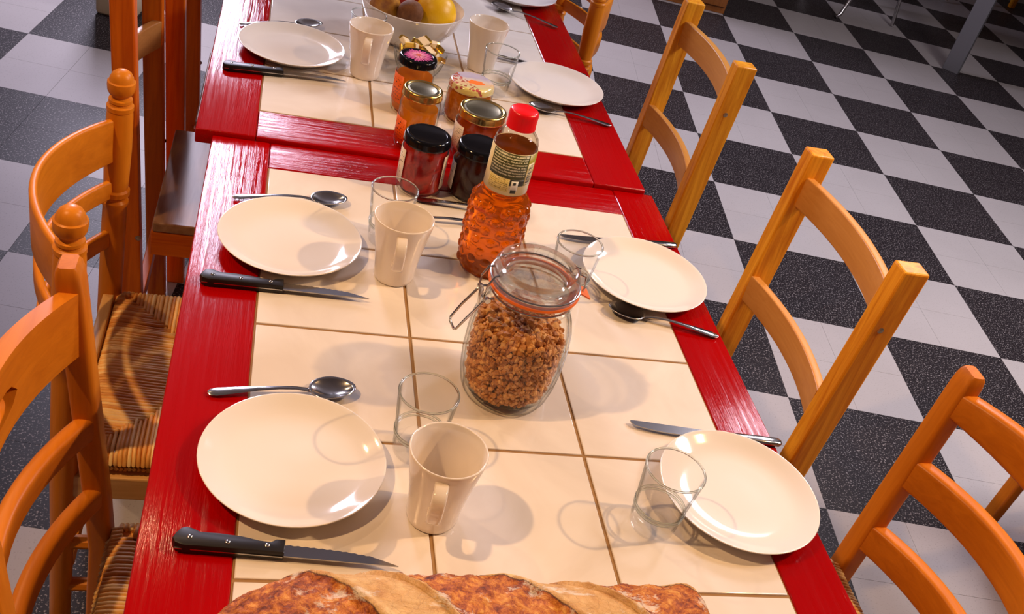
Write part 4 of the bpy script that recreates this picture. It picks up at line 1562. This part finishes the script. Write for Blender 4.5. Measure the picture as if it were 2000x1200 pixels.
bx, by, bz = 0.258, 0.598, ZT2
blob('yellow_grapefruit', oval(0.043, 0.042), LEMON, (bx + 0.047, by - 0.014, bz + 0.074), (0.5, 0.3, 0), 'large yellow citrus fruit beside the kiwi in the bowl', 'citrus')
kw = blob('kiwi', oval(0.0260, 0.031, tip=0.002), KIWI, (bx - 0.010, by - 0.054, bz + 0.079), (0.75, 0.35, 0.0), 'brown fuzzy kiwi at the rim of the fruit bowl', 'kiwi')
lathe('blossom_end', [(0.0052, 0.0296), (0.0040, 0.0312), (0.0028, 0.0306), (0.0, 0.0308)], KIWI, kw, 16)
ap = blob('red_apple', oval(0.039, 0.036, dimple=0.008), APPLE, (bx - 0.008, by + 0.050, bz + 0.090), (0.35, -0.2, 0.3), 'shiny red apple on top of the fruit heap', 'apple')
tube('stalk', [(0, 0, 0.026), (0.001, 0, 0.036), (0.004, 0, 0.044)], 0.0014, STALK, ap, 6)
blob('russet_pear', [(0, -0.034), (0.016, -0.032), (0.028, -0.022), (0.033, -0.006), (0.030, 0.010), (0.021, 0.024), (0.015, 0.036), (0.010, 0.043), (0, 0.045)], PEAR, (bx - 0.058, by - 0.026, bz + 0.074), (0.5, -0.35, 0.4), 'russet brown pear beside the red apple in the fruit bowl', 'pear')
blob('yellow_lemon', oval(0.022, 0.028, tip=0.005), LEMON, (bx - 0.077, by + 0.024, bz + 0.097), (0.6, 1.1, 0.4), 'small yellow lemon next to the russet pear', 'lemon')

BD = lathe('butter_dish', [(0.0, 0.003), (0.028, 0.003), (0.030, 0.0), (0.034, 0.0), (0.036, 0.003), (0.044, 0.016), (0.051, 0.038), (0.0535, 0.0465), (0.0520, 0.0475), (0.0505, 0.046), (0.0480, 0.038), (0.0410, 0.018), (0.033, 0.0065), (0.0, 0.006)], JARGLASS, None, 56, fn=lambda a, z, r: 0.0009 * math.cos(a * 20) if 0.01 < z < 0.045 else 0.0)
BD.location = (0.268, 0.440, ZT2)
tag(BD, 'small clear glass dish holding gold-wrapped butter portions', 'dish')
me_b = None
packs = [(-0.018, -0.010, 0.018, 0.3, 0.2, 0.4), (0.014, -0.014, 0.018, -0.3, 0.25, 1.2), (0.0, 0.016, 0.019, 0.2, -0.3, 2.2), (-0.024, 0.012, 0.036, 0.5, 0.3, 0.2), (0.004, -0.006, 0.036, -0.25, 0.35, 0.9), (0.026, 0.006, 0.036, 0.3, -0.5, 1.7),
         (0.030, -0.018, 0.036, 0.5, 0.4, 2.6), (-0.012, -0.024, 0.037, 0.6, -0.2, 0.5), (-0.006, 0.018, 0.050, 0.4, 0.4, 1.3), (0.020, 0.022, 0.050, -0.6, 0.2, 0.4), (-0.030, 0.000, 0.054, 0.5, -0.4, 2.0), (0.012, -0.022, 0.053, 0.3, 0.1, 0.75)]
packs = [(x * 1.05, y * 1.05, z + 0.004, a, b, c) for x, y, z, a, b, c in packs] + [(0.002, 0.002, 0.064, 0.3, -0.25, 0.6), (0.028, -0.004, 0.058, 0.7, 0.3, 2.3), (-0.020, -0.016, 0.060, -0.3, 0.4, 1.0)]
BP = empty('butter_portion')
BP['category'] = 'butter'
BP['group'] = 'wrapped butter portions in the glass dish'
box('foil_wrap', -0.0150, 0.0150, -0.0105, 0.0105, -0.0050, 0.0050, FOIL, BP, 0.0016, 1)
box('paper_band', -0.0095, 0.0095, -0.0108, 0.0108, -0.0053, 0.0053, PAPER, BP, 0.0014, 1)
for i, (x, y, z, rx, ry, rz) in enumerate(packs):
    o = BP if i == 0 else copy_tree(BP)
    o.location = (0.268 + x, 0.440 + y, ZT2 + z)
    o.rotation_euler = (rx, ry, rz)
    o['label'] = 'gold foil butter portion with cream paper band in the glass dish'

# ------------------------------------------------------------------ bread loaf
def bread():
    rng = random.Random(2)
    nu, nv = 260, 120
    Lh = 0.245
    verts, faces, tones = [], [], []
    def sm(a, b, x):
        k = min(1, max(0, (x - a) / (b - a)))
        return k * k * (3 - 2 * k)
    for i in range(nu + 1):
        u = i / nu
        x = -Lh + 2 * Lh * u
        # outline: rounded left end, blunt torn right end
        wl = math.sqrt(max(0.0, 1 - (1 - min(1, u / 0.34)) ** 2.3)) if u < 0.34 else 1.0
        wr = math.sqrt(max(0.0, 1 - (1 - min(1, (1 - u) / 0.05)) ** 2.6)) if u > 0.95 else 1.0
        e = max(0.02, wl * wr)
        lobes = 1 + 0.035 * math.cos((u * 2.6 - 0.26) * 2 * PI)
        half = 0.098 * e * lobes
        hgt = 0.088 * (0.35 + 0.65 * e) * lobes * (1 - 0.10 * u)
        for j in range(nv + 1):
            v = j / nv
            a = PI * v               # 0 = back edge (+y) over the top to front edge
            cy, sz = math.cos(a), math.sin(a)
            y = half * math.copysign(abs(cy) ** 0.80, cy)
            z = 0.012 + hgt * sz ** 0.72 if sz > 0 else 0.012
            # diagonal slashes
            ph = u * 2.6 + 0.43 - v * 1.27
            fr = ph - math.floor(ph)
            top = sm(0.06, 0.2, v) * (1 - sm(0.85, 0.97, v))
            op = sm(0.0, 0.05, fr) * (1 - sm(0.62, 0.70, fr))
            op *= top
            ear = math.exp(-((fr - 0.03) / 0.045) ** 2) + 0.9 * math.exp(-((fr - 0.68) / 0.045) ** 2)
            dz = 0.006 * ear * top - 0.004 * op
            dz += 0.0016 * math.sin(x * 210 + v * 35) * op + rng.uniform(-0.0007, 0.0007) * (0.4 + op)
            tone = op
            verts.append((x, y + dz * cy * 0.6, z + dz * (0.4 + 0.6 * sz)))
            tones.append(tone)
    n = nv + 1
    for i in range(nu):
        for j in range(nv):
            faces.append((i * n + j, i * n + j + 1, (i + 1) * n + j + 1, (i + 1) * n + j))
    # rounded underside
    b = len(verts)
    for i in range(nu + 1):
        p0, p1 = verts[i * n], verts[i * n + nv]
        for k, s in enumerate((0.06, 0.5, 0.94)):
            verts.append((p0[0], p0[1] + (p1[1] - p0[1]) * s, 0.0005))
            tones.append(0.0)
    for i in range(nu):
        r0, r1 = b + i * 3, b + (i + 1) * 3
        faces.append((i * n, (i + 1) * n, r1, r0))
        faces.append((r0, r1, r1 + 1, r0 + 1))
        faces.append((r0 + 1, r1 + 1, r1 + 2, r0 + 2))
        faces.append((r0 + 2, r1 + 2, (i + 1) * n + nv, i * n + nv))
    for i in (0, nu):
        ring = [i * n + j for j in range(nv + 1)] + [b + i * 3 + 2, b + i * 3 + 1, b + i * 3]
        faces.append(tuple(ring if i else reversed(ring)))
    me = bpy.data.meshes.new('bread_loaf')
    me.from_pydata(verts, [], faces)
    me.materials.append(BREAD)
    me.polygons.foreach_set('use_smooth', [True] * len(me.polygons))
    at = me.attributes.new('tone', 'FLOAT', 'POINT')
    at.data.foreach_set('value', tones)
    o = link(bpy.data.objects.new('bread_loaf', me))
    o.location = (0.212, -0.925, ZT)
    o.rotation_euler = (0, 0, math.radians(-1.0))
    tag(o, 'long crusty bread loaf with slashed floury crust', 'bread')
bread()

# ------------------------------------------------------------------ things at the edge of the room
cb = empty('wooden_cabinet', (2.04, 3.95, 0), -FA, 'low brown wooden cabinet standing on the chequered floor beyond the chairs', 'cabinet')
box('body', -0.38, 0.32, -0.28, 0.25, 0.0, 0.80, W_CAB['z'], cb, 0.004)
for k, (a, b) in enumerate(((-0.372, -0.032), (-0.028, 0.312))):
    d = box('door', a, b, -0.298, -0.281, 0.04, 0.78, W_CAB['z'], cb, 0.003)
    lathe('knob', [(0, 0.014), (0.008, 0.012), (0.010, 0.007), (0.005, 0.0), (0.005, -0.003)], CHROME, d, 16).matrix_local = Matrix.Translation(((b - 0.03) if k == 0 else (a + 0.03), -0.299, 0.5)) @ Matrix.Rotation(PI / 2, 4, 'X')

def tube_chair(loc, rz, label):
    t = empty('metal_tube_chair', loc, rz, label, 'chair')
    for s in (-1, 1):
        tube('leg', [(-0.20, s * 0.20, 0.011), (-0.17, s * 0.195, 0.03), (-0.12, s * 0.19, 0.20), (-0.06, s * 0.18, 0.45)], 0.011, CHROME, t, 10)
        tube('leg', [(0.22, s * 0.20, 0.011), (0.19, s * 0.195, 0.20), (0.16, s * 0.18, 0.45)], 0.011, CHROME, t, 10)
        tube('back_tube', [(-0.06, s * 0.18, 0.45), (-0.16, s * 0.18, 0.52), (-0.20, s * 0.18, 0.65), (-0.23, s * 0.17, 0.82)], 0.010, CHROME, t, 10)
    box('seat', -0.19, 0.21, -0.20, 0.20, 0.452, 0.485, BLACKSEAT, t, 0.012, 3)
    box('backrest', -0.235, -0.212, -0.19, 0.19, 0.64, 0.84, BLACKSEAT, t, 0.009, 3)
    return t
tube_chair((3.30, 4.16, 0), 0.15, 'metal tube chair with black seat standing near the brown cabinet')
tube_chair((4.35, 5.10, 0), -2.2, 'metal tube chair with black seat, beyond the grey metal table leg')

gt = empty('grey_legged_table', (4.765, 3.781, 0), -FA + 0.9, 'wood-topped table with flat grey metal legs at the edge of the room', 'table')
for sx in (-1, 1):
    for sy in (-1, 1):
        box('leg', sx * 1.1 - 0.02, sx * 1.1 + 0.02, sy * 0.50 - 0.045, sy * 0.50 + 0.045, 0, 0.70, GREYM, gt, 0.003)
box('tabletop', -1.15, 1.15, -0.58, 0.58, 0.701, 0.735, W_CAB['x'], gt, 0.004)
st = empty('wooden_stool', (4.90, 5.12, 0), 0.2, 'small orange wooden stool standing beyond the grey table leg', 'stool')
box('seat', -0.17, 0.17, -0.17, 0.17, 0.30, 0.33, W_PINE['x'], st, 0.006)
for sx in (-1, 1):
    for sy in (-1, 1):
        box('leg', sx * 0.13 - 0.018, sx * 0.13 + 0.018, sy * 0.13 - 0.018, sy * 0.13 + 0.018, 0, 0.2995, W_PINE['z'], st, 0.003)

bn = empty('slim_bin', (-0.545, 2.40, 0), -FA, 'slim cream plastic bin standing on the chequered floor behind the reddish pine chairs', 'bin')
box('body', -0.07, 0.07, -0.15, 0.12, 0.0, 0.44, CREAMPLASTIC, bn, 0.018, 3)
box('lid', -0.074, 0.074, -0.155, 0.125, 0.441, 0.465, CREAMPLASTIC, bn, 0.008, 2)
